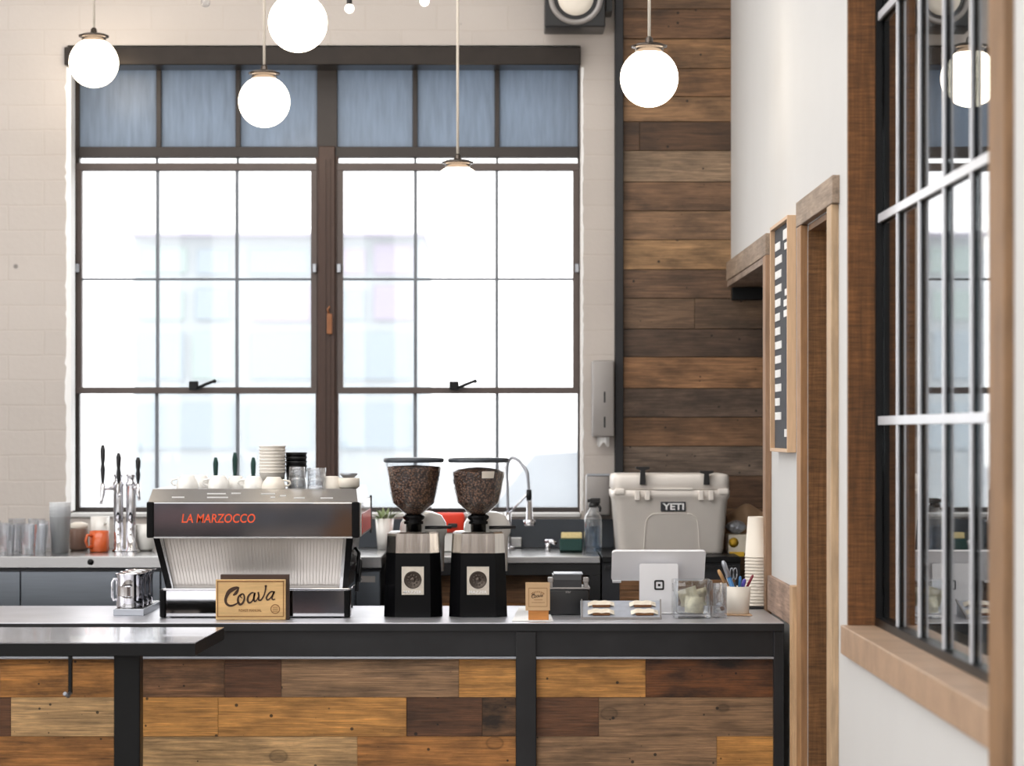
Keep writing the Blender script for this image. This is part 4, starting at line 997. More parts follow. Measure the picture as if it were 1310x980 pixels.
# tablet stand
DI = dC(786)
r = thing('tablet_stand', 'white point-of-sale tablet on its stand, screen turned away from the viewer', 'tablet', (X(843, DI), DI + .05, ZC))
b = B(); ix0, ix1 = X(783, DI), X(903, DI)
def rrect(w0, w1, h0, h1, rad, n=6):
    pts = []
    for (cx, cz, a0) in ((w1 - rad, h1 - rad, 0), (w0 + rad, h1 - rad, 90), (w0 + rad, h0 + rad, 180), (w1 - rad, h0 + rad, 270)):
        for k in range(n + 1):
            a = math.radians(a0 + 90 * k / n); pts.append((cx + rad * math.cos(a), cz + rad * math.sin(a)))
    return pts
hgt = S(52, DI)
# tablet tilted: its back faces the viewer and slightly down
cI = Vector((X(843, DI), DI + .035, Z(725, DI))); rot = Matrix.Translation(cI) @ Matrix.Rotation(math.radians(34), 4, 'X')
b.xf = rot; W2 = S(60, DI); H2 = S(19.5, DI) / math.cos(math.radians(34))
b.prism(rrect(-W2, W2, -H2, H2, .012), 'Y', 0, .010); b.build('tablet', M['ipad'], r)
b = B(); b.xf = rot; b.prism(rrect(-W2 + .003, W2 - .003, -H2 + .003, H2 - .003, .010), 'Y', .0102, .0115); b.build('screen', M['gloss_black'], r)
b = B(); b.xf = rot; b.box(-W2 + .004, -W2 + .035, -.004, .008, -H2 - .008, -H2 + .002, .002, 1); b.build('card_reader', M['ipad'], r)
b = B()
pw0, pw1 = X(818, DI), X(867.5, DI)
prof = [(pw0, 787), (pw1, 787)]
b.loft([[(p[0], DI + yy, p[1]) for p in rrect(pw0, pw1, ZC + .0005, Z(721, DI), .008)] for yy in (0, .012)])
b.build('stand', M['ipad'], r)
b = B(); b.box(X(816, DI), X(874, DI), DI - .004, DI + .12, ZC + .0005, ZC + .006, .002, 1); b.build('foot', M['ipad'], r)
b = B(); cxl, czl = X(843.3, DI), Z(748.5, DI)
o_ = rrect(cxl - S(6.4, DI), cxl + S(6.4, DI), czl - S(6.4, DI), czl + S(6.4, DI), S(2.2, DI)); i_ = rrect(cxl - S(4.1, DI), cxl + S(4.1, DI), czl - S(4.1, DI), czl + S(4.1, DI), S(1.0, DI))
rings = [[(p[0], DI - .0012, p[1]) for p in o_], [(p[0], DI - .0012, p[1]) for p in i_], [(p[0], DI - .0001, p[1]) for p in i_], [(p[0], DI - .0001, p[1]) for p in o_], [(p[0], DI - .0012, p[1]) for p in o_]]
b.loft(rings, False, False)
b.box(cxl - S(1.6, DI), cxl + S(1.6, DI), DI - .0012, DI - .0001, czl - S(1.6, DI), czl + S(1.6, DI), .0005, 1); b.build('emblem', M['black'], r)
# tip jar
DJ = dC(792)
r = thing('tip_jar', 'square thick glass tip jar full of banknotes right of the tablet stand', 'tip jar', (X(887, DJ), DJ + .065, ZC))
b = B(); w = S(25, DJ); yc = DJ + w; xc = X(887, DJ); hz = S(49, DJ)
def sq(h, rad, z): return [(p[0], p[1], z) for p in rrect(xc - h, xc + h, yc - h, yc + h, rad, 4)]
b.loft([sq(w * .9, .012, ZC + .0005), sq(w, .016, ZC + .006), sq(w, .016, ZC + hz - .003), sq(w * .97, .014, ZC + hz), sq(w * .90, .012, ZC + hz), sq(w * .86, .012, ZC + hz - .006), sq(w * .84, .012, ZC + .02), sq(w * .7, .012, ZC + .014)], True, True, True)
b.build('jar', M['glass'], r)
def bill(name, x, y, z, rz, tilt, sd, lab):
    b = B(); L2, H2_ = .058, .028
    b.xf = Matrix.Translation((x, y, z)) @ Matrix.Rotation(rz, 4, 'Z') @ Matrix.Rotation(tilt, 4, 'Y')
    b.sheet(lambda u, v: ((u - .5) * L2 * 1.1, .011 * math.sin(u * 5 + sd) + .006 * math.sin(v * 4 + sd * 2), (v - .5) * H2_ * 2), 20, 8)
    return tag(b.build(name, M['bill'], None, normals=False), lab, 'banknote', 'banknotes in the tip jar')
bill('banknote', xc - .012, yc - .012, ZC + .075, .1, -.35, 0, 'crumpled banknote leaning to the left, highest in the glass tip jar')
bill('banknote', xc + .006, yc - .030, ZC + .046, -.05, .06, 2, 'crumpled banknote lying lowest at the front of the glass tip jar')
bill('banknote', xc + .024, yc + .008, ZC + .068, .5, 1.35, 4, 'crumpled banknote standing on end at the right of the glass tip jar')
bill('banknote', xc - .004, yc + .028, ZC + .055, -.3, .25, 1, 'crumpled banknote behind the other notes at the back of the glass tip jar')
# small glass between the jar and the pen cup
DG = dC(790)
xg = X(921, DG)
r = thing('small_glass', 'narrow clear glass standing between the tip jar and the pen cup', 'glass', (xg, DG, ZC))
b = B(); rr = S(9.0, DG); b.lathe([(rr * .9, .0005), (rr, .004), (rr, S(44, DG)), (rr - .002, S(44, DG)), (rr - .002, .016), (.001, .014)], (xg, DG, ZC), 28); b.build('glass_wall', M['tumbler'], r)
for k, (dx, dz_, m, lab) in enumerate(((-.006, .026, 'white', 'white wrapped mint at the left inside the narrow clear glass'), (.008, .030, 'choc', 'brown wrapped mint at the right inside the narrow clear glass'), (.0, .045, 'foil', 'silvery wrapped mint lying on top inside the narrow clear glass'))):
    b = B(); b.ball((xg + dx, DG - .004 + .006 * k, ZC + dz_), .0095, 14, sx=.95, sy=.8, sz=.8); b.loft([[(xg + dx - .013, DG, ZC + dz_ + .004), (xg + dx - .013, DG, ZC + dz_ - .004), (xg + dx - .013, DG + .001, ZC + dz_)], [(xg + dx - .006, DG, ZC + dz_ + .001), (xg + dx - .006, DG, ZC + dz_ - .001), (xg + dx - .006, DG + .001, ZC + dz_)]])
    tag(b.build('mint', M[m]), lab, 'sweet', 'mints in the narrow glass')
# pen cup
DN = dC(787); xn = X(944, DN)
b = B(); b.box(X(928.5, DN), X(960.5, DN), DN - S(17, DN), DN + S(17, DN), ZC + .0005, ZC + .005, .001, 1); tag(b.build('coaster', M['oak']), 'small square wooden coaster under the pen cup', 'coaster')
zp = ZC + .0055
r = thing('pen_cup', 'off-white tapered cup full of pens near the right end of the counter', 'pen cup', (xn, DN, zp))
b = B(); r0, r1 = S(14, DN), S(16.3, DN); hp = S(35, DN)
b.lathe([(r0 * .95, 0), (r0, .003), (r1, hp), (r1 - .002, hp), (r0 - .002, .004), (.001, .004)], (xn, DN, zp), 32); b.build('cup', M['paper'], r)
def pen(bx, tx, ty, bw, m, lab, nm='pen', tipm=None, loop=False, dy=0, rad=.0048):
    """from the bottom of the cup to the tip at pixel (tx, ty)"""
    p0 = Vector((xn + bx, DN + dy, zp + .006)); p1 = Vector((X(tx, DN), DN + dy * 1.6, Z(ty, DN)))
    r = thing(nm, lab, 'pen' if nm == 'pen' else 'scissors', p0, 'pens in the pen cup' if nm == 'pen' else None)
    dr = (p1 - p0); L_ = dr.length
    if not loop:
        b = B(); b.tube([p0, p0 + dr * .68], rad, 10); b.build('barrel', M[m], r)
        b = B(); b.tube([p0 + dr * .681, p0 + dr * .95, p1], [rad * 1.15, rad * 1.15, rad * .6], 10); b.build('cap', M[tipm or m], r)
    else:
        b = B(); b.tube([p0, p0 + dr * .62], .004, 8); b.build('blade', M['steel'], r)
        for sgn in (-1, 1):
            b = B(); cc_ = p0 + dr * .8 + Vector((sgn * .006, 0, 0))
            b.tube([cc_ + Vector((.006 * math.cos(a), 0, .02 * math.sin(a))) for a in [k * PI / 8 for k in range(17)]], .0018, 6); b.build('finger_ring', M['alu'], r)
    return r
pen(.012, 924.0, 717, 0, 'blue', 'thick blue pen leaning left in the pen cup, the tallest', tipm='alu', dy=-.012, rad=.0075)
pen(.006, 919, 729, 0, 'tan', 'tan pen leaning furthest left in the pen cup beside the thick blue one', tipm='tan', dy=.004, rad=.006)
pen(.008, 930, 735, 0, 'white', 'white pen in the pen cup right of the thick blue one', tipm='paper_w', dy=.016, rad=.0045)
pen(.004, 937, 722, 0, 'black', 'scissors with silver finger rings in the pen cup', nm='scissors', loop=True, dy=.006)
pen(-.004, 947, 737, 0, 'ipad', 'pale grey pen standing at the middle of the pen cup', tipm='blue', dy=-.004, rad=.0045)
pen(-.008, 953.5, 741, 0, 'ipad', 'white pen with a violet cap in the pen cup', tipm='purple', dy=.009, rad=.006)
pen(-.012, 963, 735, 0, 'maroon', 'maroon pen leaning furthest right in the pen cup', tipm='maroon', dy=-.008, rad=.0042)
# paper cups on a black tray
DX = dC(778); xs_ = X(969, DX)
r = thing('cup_dispenser', 'black round-cornered tray with an upright grey arm under the paper cup stack', 'cup holder', (X(972, DX), DX, ZC))
b = B(); b.box(X(950, DX), X(994, DX), DX - S(19, DX), DX + S(19, DX), ZC + .0005, ZC + .010, .004, 2); b.build('tray', M['black'], r)
b = B(); b.box(X(986.5, DX), X(992.5, DX), DX - .012, DX + .012, ZC + .0105, Z(731, DX), .003, 2); b.build('arm', M['alu'], r)
zc0 = ZC + .0105; hc = S(52, DX); rim = S(16.3, DX); ft = S(12.0, DX); pitch = S(4.1, DX)
b = B(); b.lathe([(rim, 0), (rim * 1.03, .0015), (rim * 1.0, .003), (rim * .975, .0032), (ft * 1.03, hc * .97), (ft, hc), (ft * .9, hc), (ft * .88, hc - .004), (.001, hc - .004)], (xs_, DX, zc0), 32, cap0=False)
pc = b.build('paper_cup', M['paper']); tag(pc, 'ivory paper cup in the upside-down stack by the pen cup, below the topmost', 'paper cup', 'upside-down paper cups')
ncup = 16
for k in range(1, ncup):
    c = pc.copy(); col.objects.link(c); c.location.z = pc.location.z + k * pitch
    if k == ncup - 1:
        c['label'] = 'topmost ivory paper cup of the upside-down stack, with a small dark mark'
        topc = c
ROOTLOC[topc.name] = Vector(pc.location); zc1 = zc0 + pitch * (ncup - 1)
b = B()
for st in ([(0, 0), (.004, .010), (.001, .016), (-.003, .010), (0, .004), (.004, -.004), (.001, -.010), (-.003, -.006)],):
    q = sm(st, 5); ang = math.radians(48)
    pts = []
    for (u, v) in q:
        zz = hc * .52 + v; rad_ = rim + (ft - rim) * (zz / hc) + .0006
        a = ang + u / rad_
        pts.append((xs_ + rad_ * math.sin(a), DX - rad_ * math.cos(a), zc0 + zz))
    b.tube(pts, .0009, 6)
mk = b.build('printed_mark', M['burn'], topc)

# ================================================================== LETTER BOARD
r = thing('letter_board', 'dark letter board in a pale oak frame hanging on the white right wall', 'menu board', (XR, 8.52, 1.6))
y0, y1, z0, z1 = 8.255, 8.785, 1.601, 2.378
b = B(); b.box(XR - .014, XR - .0005, y0 + .012, y1 - .012, z0 + .012, z1 - .012); b.build('board', M['felt'], r)
b = B()
b.box(XR - .03, XR - .0005, y0, y0 + .012, z0, z1, .001, 1); b.box(XR - .03, XR - .0005, y1 - .012, y1, z0, z1, .001, 1)
b.box(XR - .03, XR - .0005, y0 + .012, y1 - .012, z0, z0 + .012, .001, 1); b.box(XR - .03, XR - .0005, y0 + .012, y1 - .012, z1 - .012, z1, .001, 1)
b.build('frame', M['oak'], r)
rnd = random.Random(3)
def word(yl, yr, z, h):
    b = B()
    """white letters running along the board; yl is the far (left) end"""
    y = yl
    while y > yr:
        w = rnd.uniform(.012, .018); b.box(XR - .0165, XR - .0142, max(y - w, yr), y, z - h / 2, z + h / 2); y -= w + .003
    b.build('text_line', M['paper_w'], r)
for k in range(13):
    zz = 2.305 - k * .0485
    word(8.745, 8.745 - rnd.uniform(.13, .2), zz, .026)
word(8.50, 8.34, 2.33, .034); word(8.46, 8.34, 2.29, .022)
for zz in (2.135, 2.10, 2.065): word(8.44 + rnd.uniform(0, .05), 8.32, zz, .022)
word(8.46, 8.40, 1.665, .026)

# ================================================================== PENDANTS, SPEAKER, STRING BULBS
def pendant(px, py, dia, label):
    d = .2 * F / dia; x, z = X(px, d), Z(py, d); R0 = .1
    r = thing('globe_pendant', label, 'pendant lamp', (x, d, z - R0), 'globe pendant lamps')
    prof = [(max(.0005, R0 * math.sin(PI * k / 20)), -R0 * math.cos(PI * k / 20)) for k in range(19)]
    b = B(); b.lathe(prof, (x, d, z), 40, True, False); b.build('globe', M['globe'], r)
    ztop = z + R0 * .87
    b = B(); b.lathe([(.048, -.004), (.049, .014), (.052, .016), (.061, .018), (.062, .024), (.052, .027), (.044, .031), (.018, .033), (.014, .037), (.012, .05), (.0065, .056), (.0005, .056)], (x, d, ztop), 32); b.build('fitter_cap', M['cap_metal'], r)
    b = B(); b.tube([(x, d, ztop + .05), (x, d, ZT - .02)], .0052, 10); b.build('rod', M['paper'], r)
    b = B(); b.lathe([(.055, 0), (.06, .01), (.06, .02)], (x, d, ZT - .0205), 24); b.build('ceiling_rose', M['paper'], r)
pendant(120, 80.5, 63, 'lit white globe pendant hanging furthest left, at the upper left corner of the window')
pendant(381, 29, 76, 'lit white globe pendant cut off by the top of the photo, above the window mullion')
pendant(338, 130, 66, 'lit white globe pendant hanging lowest in front of the left filmed panes')
pendant(585.5, 244, 66, 'lit white globe pendant on a long rod in front of the bright right sash')
pendant(830.5, 100, 74.5, 'lit white globe pendant in front of the plank wall')
def bulb(px, py, m, label):
    d = 10.1; x, z = X(px, d), Z(py, d)
    r = thing('string_bulb', label, 'bulb', (x, d, z - .02), 'small bulbs hanging at the top of the brick wall')
    b = B(); b.ball((x, d, z), .0195, 20); b.build('bulb', m, r)
    b = B(); b.lathe([(.009, .016), (.011, .02), (.011, .05), (.004, .056)], (x, d, z), 16); b.tube([(x, d, z + .05), (x, d, ZT - .0005)], .002, 6); b.build('socket', M['black'], r)
bulb(447, 11, M['bulb'], 'small lit bulb in a black socket right of the topmost globe')
bulb(543, 2, M['bulb'], 'small lit bulb beside the long rod of the right globe pendant')
bulb(263, 3, M['tumbler'], 'small clear unlit bulb high on the brick wall, left of the topmost globe')
DSP = 10.36
r = thing('loudspeaker', 'square black loudspeaker with a pale cone mounted high beside the plank wall', 'loudspeaker', (X(736, DSP), DSP + .1, Z(35, DSP)))
b = B(); b.box(X(697, DSP), X(774.5, DSP), DSP, DSP + .2, Z(34.5, DSP), Z(-48, DSP), .006, 2); b.build('cabinet', M['black'], r)
cxs, czs = X(736.5, DSP), Z(-3, DSP)
b = B(); b.lathe([(S(35, DSP), -.001), (S(35, DSP), -.008), (S(29, DSP), -.010), (S(28, DSP), -.004), (S(28, DSP), -.001)], (cxs, DSP, czs), 48, False, False, axis='Y'); b.build('surround', M['grey_metal'], r)
b = B(); b.lathe([(S(23, DSP), -.001), (S(23, DSP), -.006), (S(12, DSP), -.003), (S(9, DSP), -.007), (.0005, -.010)], (cxs, DSP, czs), 48, False, True, axis='Y'); b.build('cone', M['paper'], r)
b = B(); b.box(X(776, DSP), X(785, DSP), DSP + .1, DB - .0005, Z(10, DSP), Z(-40, DSP), .003, 1); b.box(X(770, DSP), X(784, DSP), DSP + .15, DSP + .19, Z(-2, DSP), Z(-20, DSP)); b.build('wall_bracket', M['black'], r)

# ================================================================== BACK COUNTER
KB = DB - .012
r = thing('back_counter', 'stainless steel back counter left of the grinders carrying glasses and beer taps', 'counter', (-1.4, 10.2, 0))
kx1 = X(488, DK)
b = B(); b.box(-2.9, kx1, DK, KB, ZK - S(15, DK), ZK, .003, 2); b.build('worktop', M['stainless'], r)
b = B(); b.box(-2.9, kx1 - .004, DK + .03, KB, .08, ZK - S(16, DK)); b.build('carcass', M['cabinet'], r)
for (a, e) in ((-260, 26), (26.6, 205), (206, 455), (456, 486.5)):
    b = B(); dd = DK + .012; b.box(X(a, dd), X(e, dd) - .001, dd, dd + .017, .10, Z(731, dd), .002, 1); p_ = b.build('door', M['stain_d'], r)
    if a == 456:
        b = B(); b.box(X(461, dd), X(480, dd), dd - .001, dd - .0001, Z(745, dd), Z(737, dd)); b.build('label_plate', M['grey_metal'], p_)
b = B(); b.box(-2.9, kx1 - .004, DK + .1, KB - .05, 0, .08); b.build('plinth', M['black'], r)
b = B(); b.lathe([(.010, 0), (.012, -.004), (.0005, -.005)], (X(116, DK), DK - .0005, Z(719, DK)), 14, axis='Y'); b.build('lock', M['steel_dark'], r)
# sink counter
r = thing('sink_counter', 'dark sink counter with a steel rim and plank front behind the grinders', 'counter', (0, 10.2, 0))
sx0, sx1 = X(497, DK), X(768, DK)
b = B(); b.box(sx0, sx1, DK, KB, ZK - S(9, DK), ZK, .003, 2); b.build('worktop', M['stainless'], r)
b = B(); b.box(sx0, sx1, DK + .01, DK + .06, ZK - S(24, DK), ZK - S(9.3, DK)); b.build('under_rail', M['black'], r)
b = B(); b.box(sx0, X(512, DK), DK + .01, DK + .5, 0, ZK - S(24.3, DK)); b.build('frame', M['black'], r)
b = B(); b.box(X(754, DK), sx1, DK + .01, DK + .5, 0, ZK - S(24.3, DK)); b.build('frame', M['black'], r)
b = B()
for k in range(9):
    xx = X(512, DK) + .002; c = [MBRN, OBRN, GREY, MBRN, SMOK, DKBR][k % 6]
    z1_ = ZK - S(26 + k * 36, DK); z0_ = max(z1_ - S(35.6, DK), .0)
    if z1_ <= 0: break
    b.color(c); b.box(xx, X(754, DK) - .002, DK + .10, DK + .12, z0_, z1_, .001, 1)
b.build('plank_front', M['plank'], r)
# dark cabinet below the cooler
r = thing('dark_cabinet', 'dark cabinet carrying the white cooler beside the sink counter', 'cabinet', (X(880, DK), 10.2, 0))
ax0, ax1 = X(770.5, DK), 1.16
ax1 = XR - .03
b = B(); b.box(ax0, ax1, DK + .005, KB, ZK - .025, ZK - .001, .002, 1); b.build('top', M['steel_dark'], r)
b = B(); b.box(ax0, ax1, DK + .02, KB, .0, ZK - .0255); b.build('carcass', M['cabinet'], r)
b = B(); b.color(MBRN); b.box(X(793, DK), ax1 - .02, DK + .004, DK + .019, .0, Z(742, DK), .001, 1); b.build('plank_door', M['plank'], r)
b = B(); b.box(ax0 + .01, ax1 - .02, DK + .004, DK + .019, Z(728, DK), Z(724, DK)); b.build('shelf_line', M['steel'], r)
# backsplash
b = B(); b.box(X(455, DB) , X(785, DB), DB - .0105, DB - .0005, ZK + .0005, Z(664, DB), .001, 1); tag(b.build('backsplash', M['slate']), 'dark slate backsplash running along the wall under the window', 'backsplash')
# glass washer / dark unit left of the first grinder, behind
# ---- items on the back counter, left
def kz(): return ZK + .0006
gl = [(4, 10.25), (18, 10.05), (22, 10.4), (33, 10.2), (36, 10.0), (47, 10.38), (50, 10.12), (59, 10.3), (-12, 10.1), (-10, 10.4), (8, 9.98)]
glab = ['clear tumbler in the crowd of glasses at the left end of the back counter']
for k, (p, d) in enumerate(gl):
    tumbler(p, d, kz(), .027, .036, S(37, d) + .005 * (k % 3), 'clear tumbler in the crowd of glasses at the left end of the back counter', 'tumblers on the back counter', flute=11)
d = 10.15
b = B(); n = 9
for k in range(1): pass
xq = X(77, d); base = kz(); rbt, rtp = S(10.5, d), S(13.5, d); h1 = S(46, d)
b.lathe([(rbt, 0), (rtp, h1), (rtp * 1.04, h1 + .001), (rtp * 1.04, h1 + .004)], (xq, d, base), 28, True, False)
cp = b.build('plastic_cup', M['frost_cup']); tag(cp, 'frosted plastic cup nested in the tall stack beside the tumblers', 'plastic cup', 'frosted plastic cup stack')
for k in range(1, 5):
    c = cp.copy(); col.objects.link(c); c.location.z += k * S(4.3, d)
# jar, mugs, bowl
d = 10.35; xq = X(101, d)
r = thing('storage_jar', 'short brown jar with a pale lid between the plastic cups and the orange mug', 'jar', (xq, d, kz()))
rr = S(12, d); b = B(); b.lathe([(rr * .85, 0), (rr, .008), (rr, S(26, d)), (rr * .8, S(30, d))], (xq, d, kz()), 28); b.build('jar_body', M['brown'], r)
b = B(); b.lathe([(rr * .9, 0), (rr * .95, .004), (rr * .95, S(6, d)), (rr * .5, S(8, d)), (.001, S(8, d))], (xq, d, kz() + S(28, d)), 28); b.build('jar_lid', M['paper'], r)
def mug(px, d, h, rr, mat, label, side, z=None, group=None):
    x = X(px, d); zb_ = kz() if z is None else z
    r = thing('mug', label, 'mug', (x, d, zb_), group)
    b = B(); b.lathe([(rr * .94, 0), (rr, .004), (rr, h), (rr * .93, h), (rr * .92, .006), (.001, .006)], (x, d, zb_), 28); b.build('mug_body', mat, r)
    b = B(); b.tube([(x + side * rr * .6, d - rr * .75, zb_ + h * .78), (x + side * rr * 1.0, d - rr * 1.25, zb_ + h * .82), (x + side * rr * 1.15, d - rr * 1.4, zb_ + h * .55), (x + side * rr * 1.0, d - rr * 1.25, zb_ + h * .25), (x + side * rr * .6, d - rr * .75, zb_ + h * .24)], .006, 8); b.build('handle', mat, r)
    return r
mug(127, 10.22, S(27, 10.22), S(12.6, 10.22), M['orange'], 'orange mug left of the steel tap tower on the back counter', -1)
mug(128, 10.44, S(42, 10.44), S(12, 10.44), M['white'], 'white mug standing behind the orange mug', 1)
d = 10.3; xq = X(187, d); rr = S(15, d)
b = B(); b.lathe([(rr * .5, 0), (rr * .72, .01), (rr * .95, S(18, d)), (rr, S(34, d)), (rr * .94, S(34, d)), (rr * .88, S(18, d)), (.001, .012)], (xq, d, kz()), 32); tag(b.build('bowl', M['white']), 'deep white bowl between the tap tower and the espresso machine', 'bowl')

# ---- tap towers
def tap_tower(px, d, cols, taps, label, tall, hm):
    x = X(px, d)
    r = thing('tap_tower', label, 'beer tap tower', (x, d, kz()), 'tap towers on the back counter')
    pz = lambda q: Z(q, d)
    for cp_ in cols:
        b = B(); cxx = X(cp_, d); w = S(6.3, d)
        b.lathe([(w * 1.35, kz()), (w * 1.35, kz() + .006), (w, kz() + .012), (w, pz(tall)), (w * 1.12, pz(tall) + .001), (w * 1.12, pz(tall - 5)), (w * .8, pz(tall - 6)), (w * .75, pz(tall - 12)), (w * 1.0, pz(tall - 13)), (w * .95, pz(tall - 15)), (.001, pz(tall - 15.5))], (cxx, d, 0), 28); b.build('column', M['chrome'], r)
    for (tx, ybot, ytop, cp_, hh) in taps:
        xx = X(tx, d); cxx = X(cp_, d); sg = 1 if tx > cp_ else -1
        dy = -.09 if abs(tx - cp_) < 9 else -.03
        b = B(); b.tube([(cxx, d, pz(tall + 2)), (xx, d + dy, pz(tall + 2))], [.011, .009], 12)
        b.tube([(xx, d + dy, pz(tall - 4)), (xx, d + dy, pz(tall + 8)), (xx + sg * .004, d + dy - .006, pz(ybot - 6)), (xx + sg * .006, d + dy - .010, pz(ybot))], [.010, .011, .007, .0055], 12); fa = b.build('faucet', M['chrome'], r)
        b = B(); l_ = tall - 4 - ytop
        b.tube([(xx, d + dy, pz(tall - 4)), (xx, d + dy, pz(tall - 4 - .12 * l_)), (xx, d + dy, pz(tall - 4 - .35 * l_)), (xx, d + dy, pz(tall - 4 - .5 * l_)), (xx, d + dy, pz(tall - 4 - .62 * l_)), (xx, d + dy, pz(tall - 4 - .85 * l_)), (xx, d + dy, pz(ytop))], [.005, .007, .010, .007, .0095, .011, .006], 12)
        b.build('tap_handle', M[hm], fa)
tap_tower(160, 10.25, (151.5, 167.5), ((133, 645, 569, 151.5, 0), (156, 636, 579, 151.5, 0), (178, 640, 585, 167.5, 0)), 'two-column chrome tap tower left of the espresso machine', 622, 'steel')
tap_tower(302, 10.28, (290, 313), ((277, 660, 585, 290, 0), (301.5, 662, 579, 290, 0), (325, 660, 585, 313, 0)), 'chrome tap tower with dark handles hidden behind the espresso machine', 640, 'scrub')

# ---- red boxes near the grinders
d = 10.2
r = thing('slicer', 'red and white machine with a dark latch standing between the two grinders', 'machine', (X(567, d), d + .12, kz()))
b = B(); b.box(X(538, d), X(594.5, d), d, d + .25, Z(682, d), Z(656, d), .012, 3); b.build('housing', M['red'], r)
b = B(); b.box(X(540, d), X(592, d), d + .01, d + .25, kz(), Z(682.3, d), .006, 2); b.build('base', M['white'], r)
b = B(); b.box(X(550, d), X(596, d), d + .05, d + .22, Z(655.8, d), Z(651, d), .003, 1); b.build('lid', M['steel'], r)
b = B(); b.box(X(573, d), X(585, d), d - .012, d - .0002, Z(675, d), Z(669.5, d), .004, 2); b.build('latch', M['black'], r)
b = B(); b.lathe([(S(16, d), -.001), (S(17, d), -.006), (S(13, d), -.010), (S(12, d), -.001)], (X(546, d), d, Z(671, d)), 32, False, False, axis='Y'); b.build('dial_ring', M['white'], r)
d = 10.42
r = thing('potted_plant', 'small green plant in a white pot left of the first grinder', 'plant', (X(492, d), d, kz()))
rr = S(12, d)
b = B(); b.lathe([(rr * .75, 0), (rr, S(40, d)), (rr * .9, S(40, d)), (rr * .85, S(36, d)), (.001, S(36, d))], (X(492, d), d, kz()), 24); b.build('pot', M['white'], r)
b = B(); rnd = random.Random(5)
for k in range(26):
    a = rnd.uniform(0, 2 * PI); l_ = rnd.uniform(.04, .08); e = rnd.uniform(.5, 1.3)
    p0 = Vector((X(492, d) + rr * .4 * math.cos(a), d + rr * .4 * math.sin(a), kz() + S(36, d)))
    dr = Vector((math.cos(a) * math.cos(e), math.sin(a) * math.cos(e), math.sin(e)))
    sd = Vector((-math.sin(a), math.cos(a), 0)) * .008
    p1 = p0 + dr * l_ * .55; p2 = p0 + dr * l_ + Vector((0, 0, -.012))
    b.loft([[p0 - sd * .3, p0 + sd * .3, p0 + Vector((0, 0, .001))], [p1 - sd, p1 + sd, p1 + Vector((0, 0, .002))], [p2 - sd * .1, p2 + sd * .1, p2 + Vector((0, 0, .001))]])
b.build('foliage', pbr('leaf_green', rgb(122, 138, 92), .5, var=.2), r)

# ---- taps over the sink
d = 10.38
r = thing('spray_faucet', 'chrome pre-rinse spray faucet arching above the sink right of the grinders', 'faucet', (X(650, d), d, kz()))
def fp(px, py, dy=0): return (X(px, d), d + dy, Z(py, d))
b = B(); b.tube([fp(650, 703), fp(650, 655)], .013, 14); b.lathe([(.03, 0), (.03, .012), (.016, .016)], (X(650, d), d, kz()), 20); b.build('post', M['chrome'], r)
pp = sm([(650, 656, 0), (649, 620, 0), (649, 596, -.01), (654, 586, -.03), (662, 588, -.05), (669, 596, -.06), (674, 604, -.07), (676, 622, -.07), (677, 640, -.07)], 5)
b = B(); b.tube([fp(*p) for p in pp], .0062, 10)
for k in range(0, len(pp) - 1):
    if pp[k][1] < 610: b.ball(fp(*pp[k]), .0075, 8)
b.build('hose', M['alu'], r)
b = B(); b.tube([fp(676.5, 626, -.07), fp(676.5, 640, -.07)], .011, 12); b.build('grip', M['steel_dark'], r)
b = B(); b.tube([fp(677, 640.2, -.07), fp(677, 664, -.07), fp(677, 665, -.07), fp(677, 672, -.07)], [.011, .014, .026, .022], 14); b.build('spray_head', M['chrome'], r)
b = B(); b.tube([fp(650, 658), fp(662, 645, -.04), fp(674, 632, -.07)], .005, 8); b.build('bracket_arm', M['chrome'], r)
d = 10.53
r = thing('wall_tap', 'horizontal chrome spout mounted on the dark backsplash behind the right grinder', 'tap', (X(655, d), d, Z(700, d)))
b = B(); b.box(X(640, d), X(668, d), d - .02, d + .02, Z(700, d), Z(687, d), .006, 2); b.build('spout', M['stainless'], r)
b = B(); b.tube([(X(644, d), d + .019, Z(694, d)), (X(644, d), DB - .0108, Z(694, d))], .012, 10); b.build('wall_stem', M['chrome'], r)
d = 10.3
r = thing('soap_tap', 'short metal tap with a bent spout left of the sponge', 'tap', (X(703, d), d, kz()))
b = B(); b.tube([(X(701, d), d, kz()), (X(701, d), d, Z(694, d))], .011, 12); b.build('stem', M['chrome'], r)
b = B(); b.tube([(X(698, d), d, Z(693, d)), (X(706, d), d - .01, Z(692.5, d)), (X(711, d), d - .02, Z(695, d))], [.010, .009, .008], 10); b.build('spout', M['chrome'], r)
d = 10.2; r = thing('sponge', 'yellow and green scouring sponge standing on the sink edge', 'sponge', (X(730, d), d, kz()))
tl = Matrix.Translation((X(730, d), d, kz())) @ Matrix.Rotation(math.radians(-20), 4, 'X')
b = B(); b.xf = tl; b.box(-S(14, d), S(15, d), -.012, .012, .002, S(17, d), .004, 2); b.build('scourer', M['scrub'], r)
b = B(); b.xf = tl; b.box(-S(12, d), S(15, d), -.012, .014, S(17.2, d), S(26, d), .005, 2); b.build('sponge_foam', M['sponge'], r)
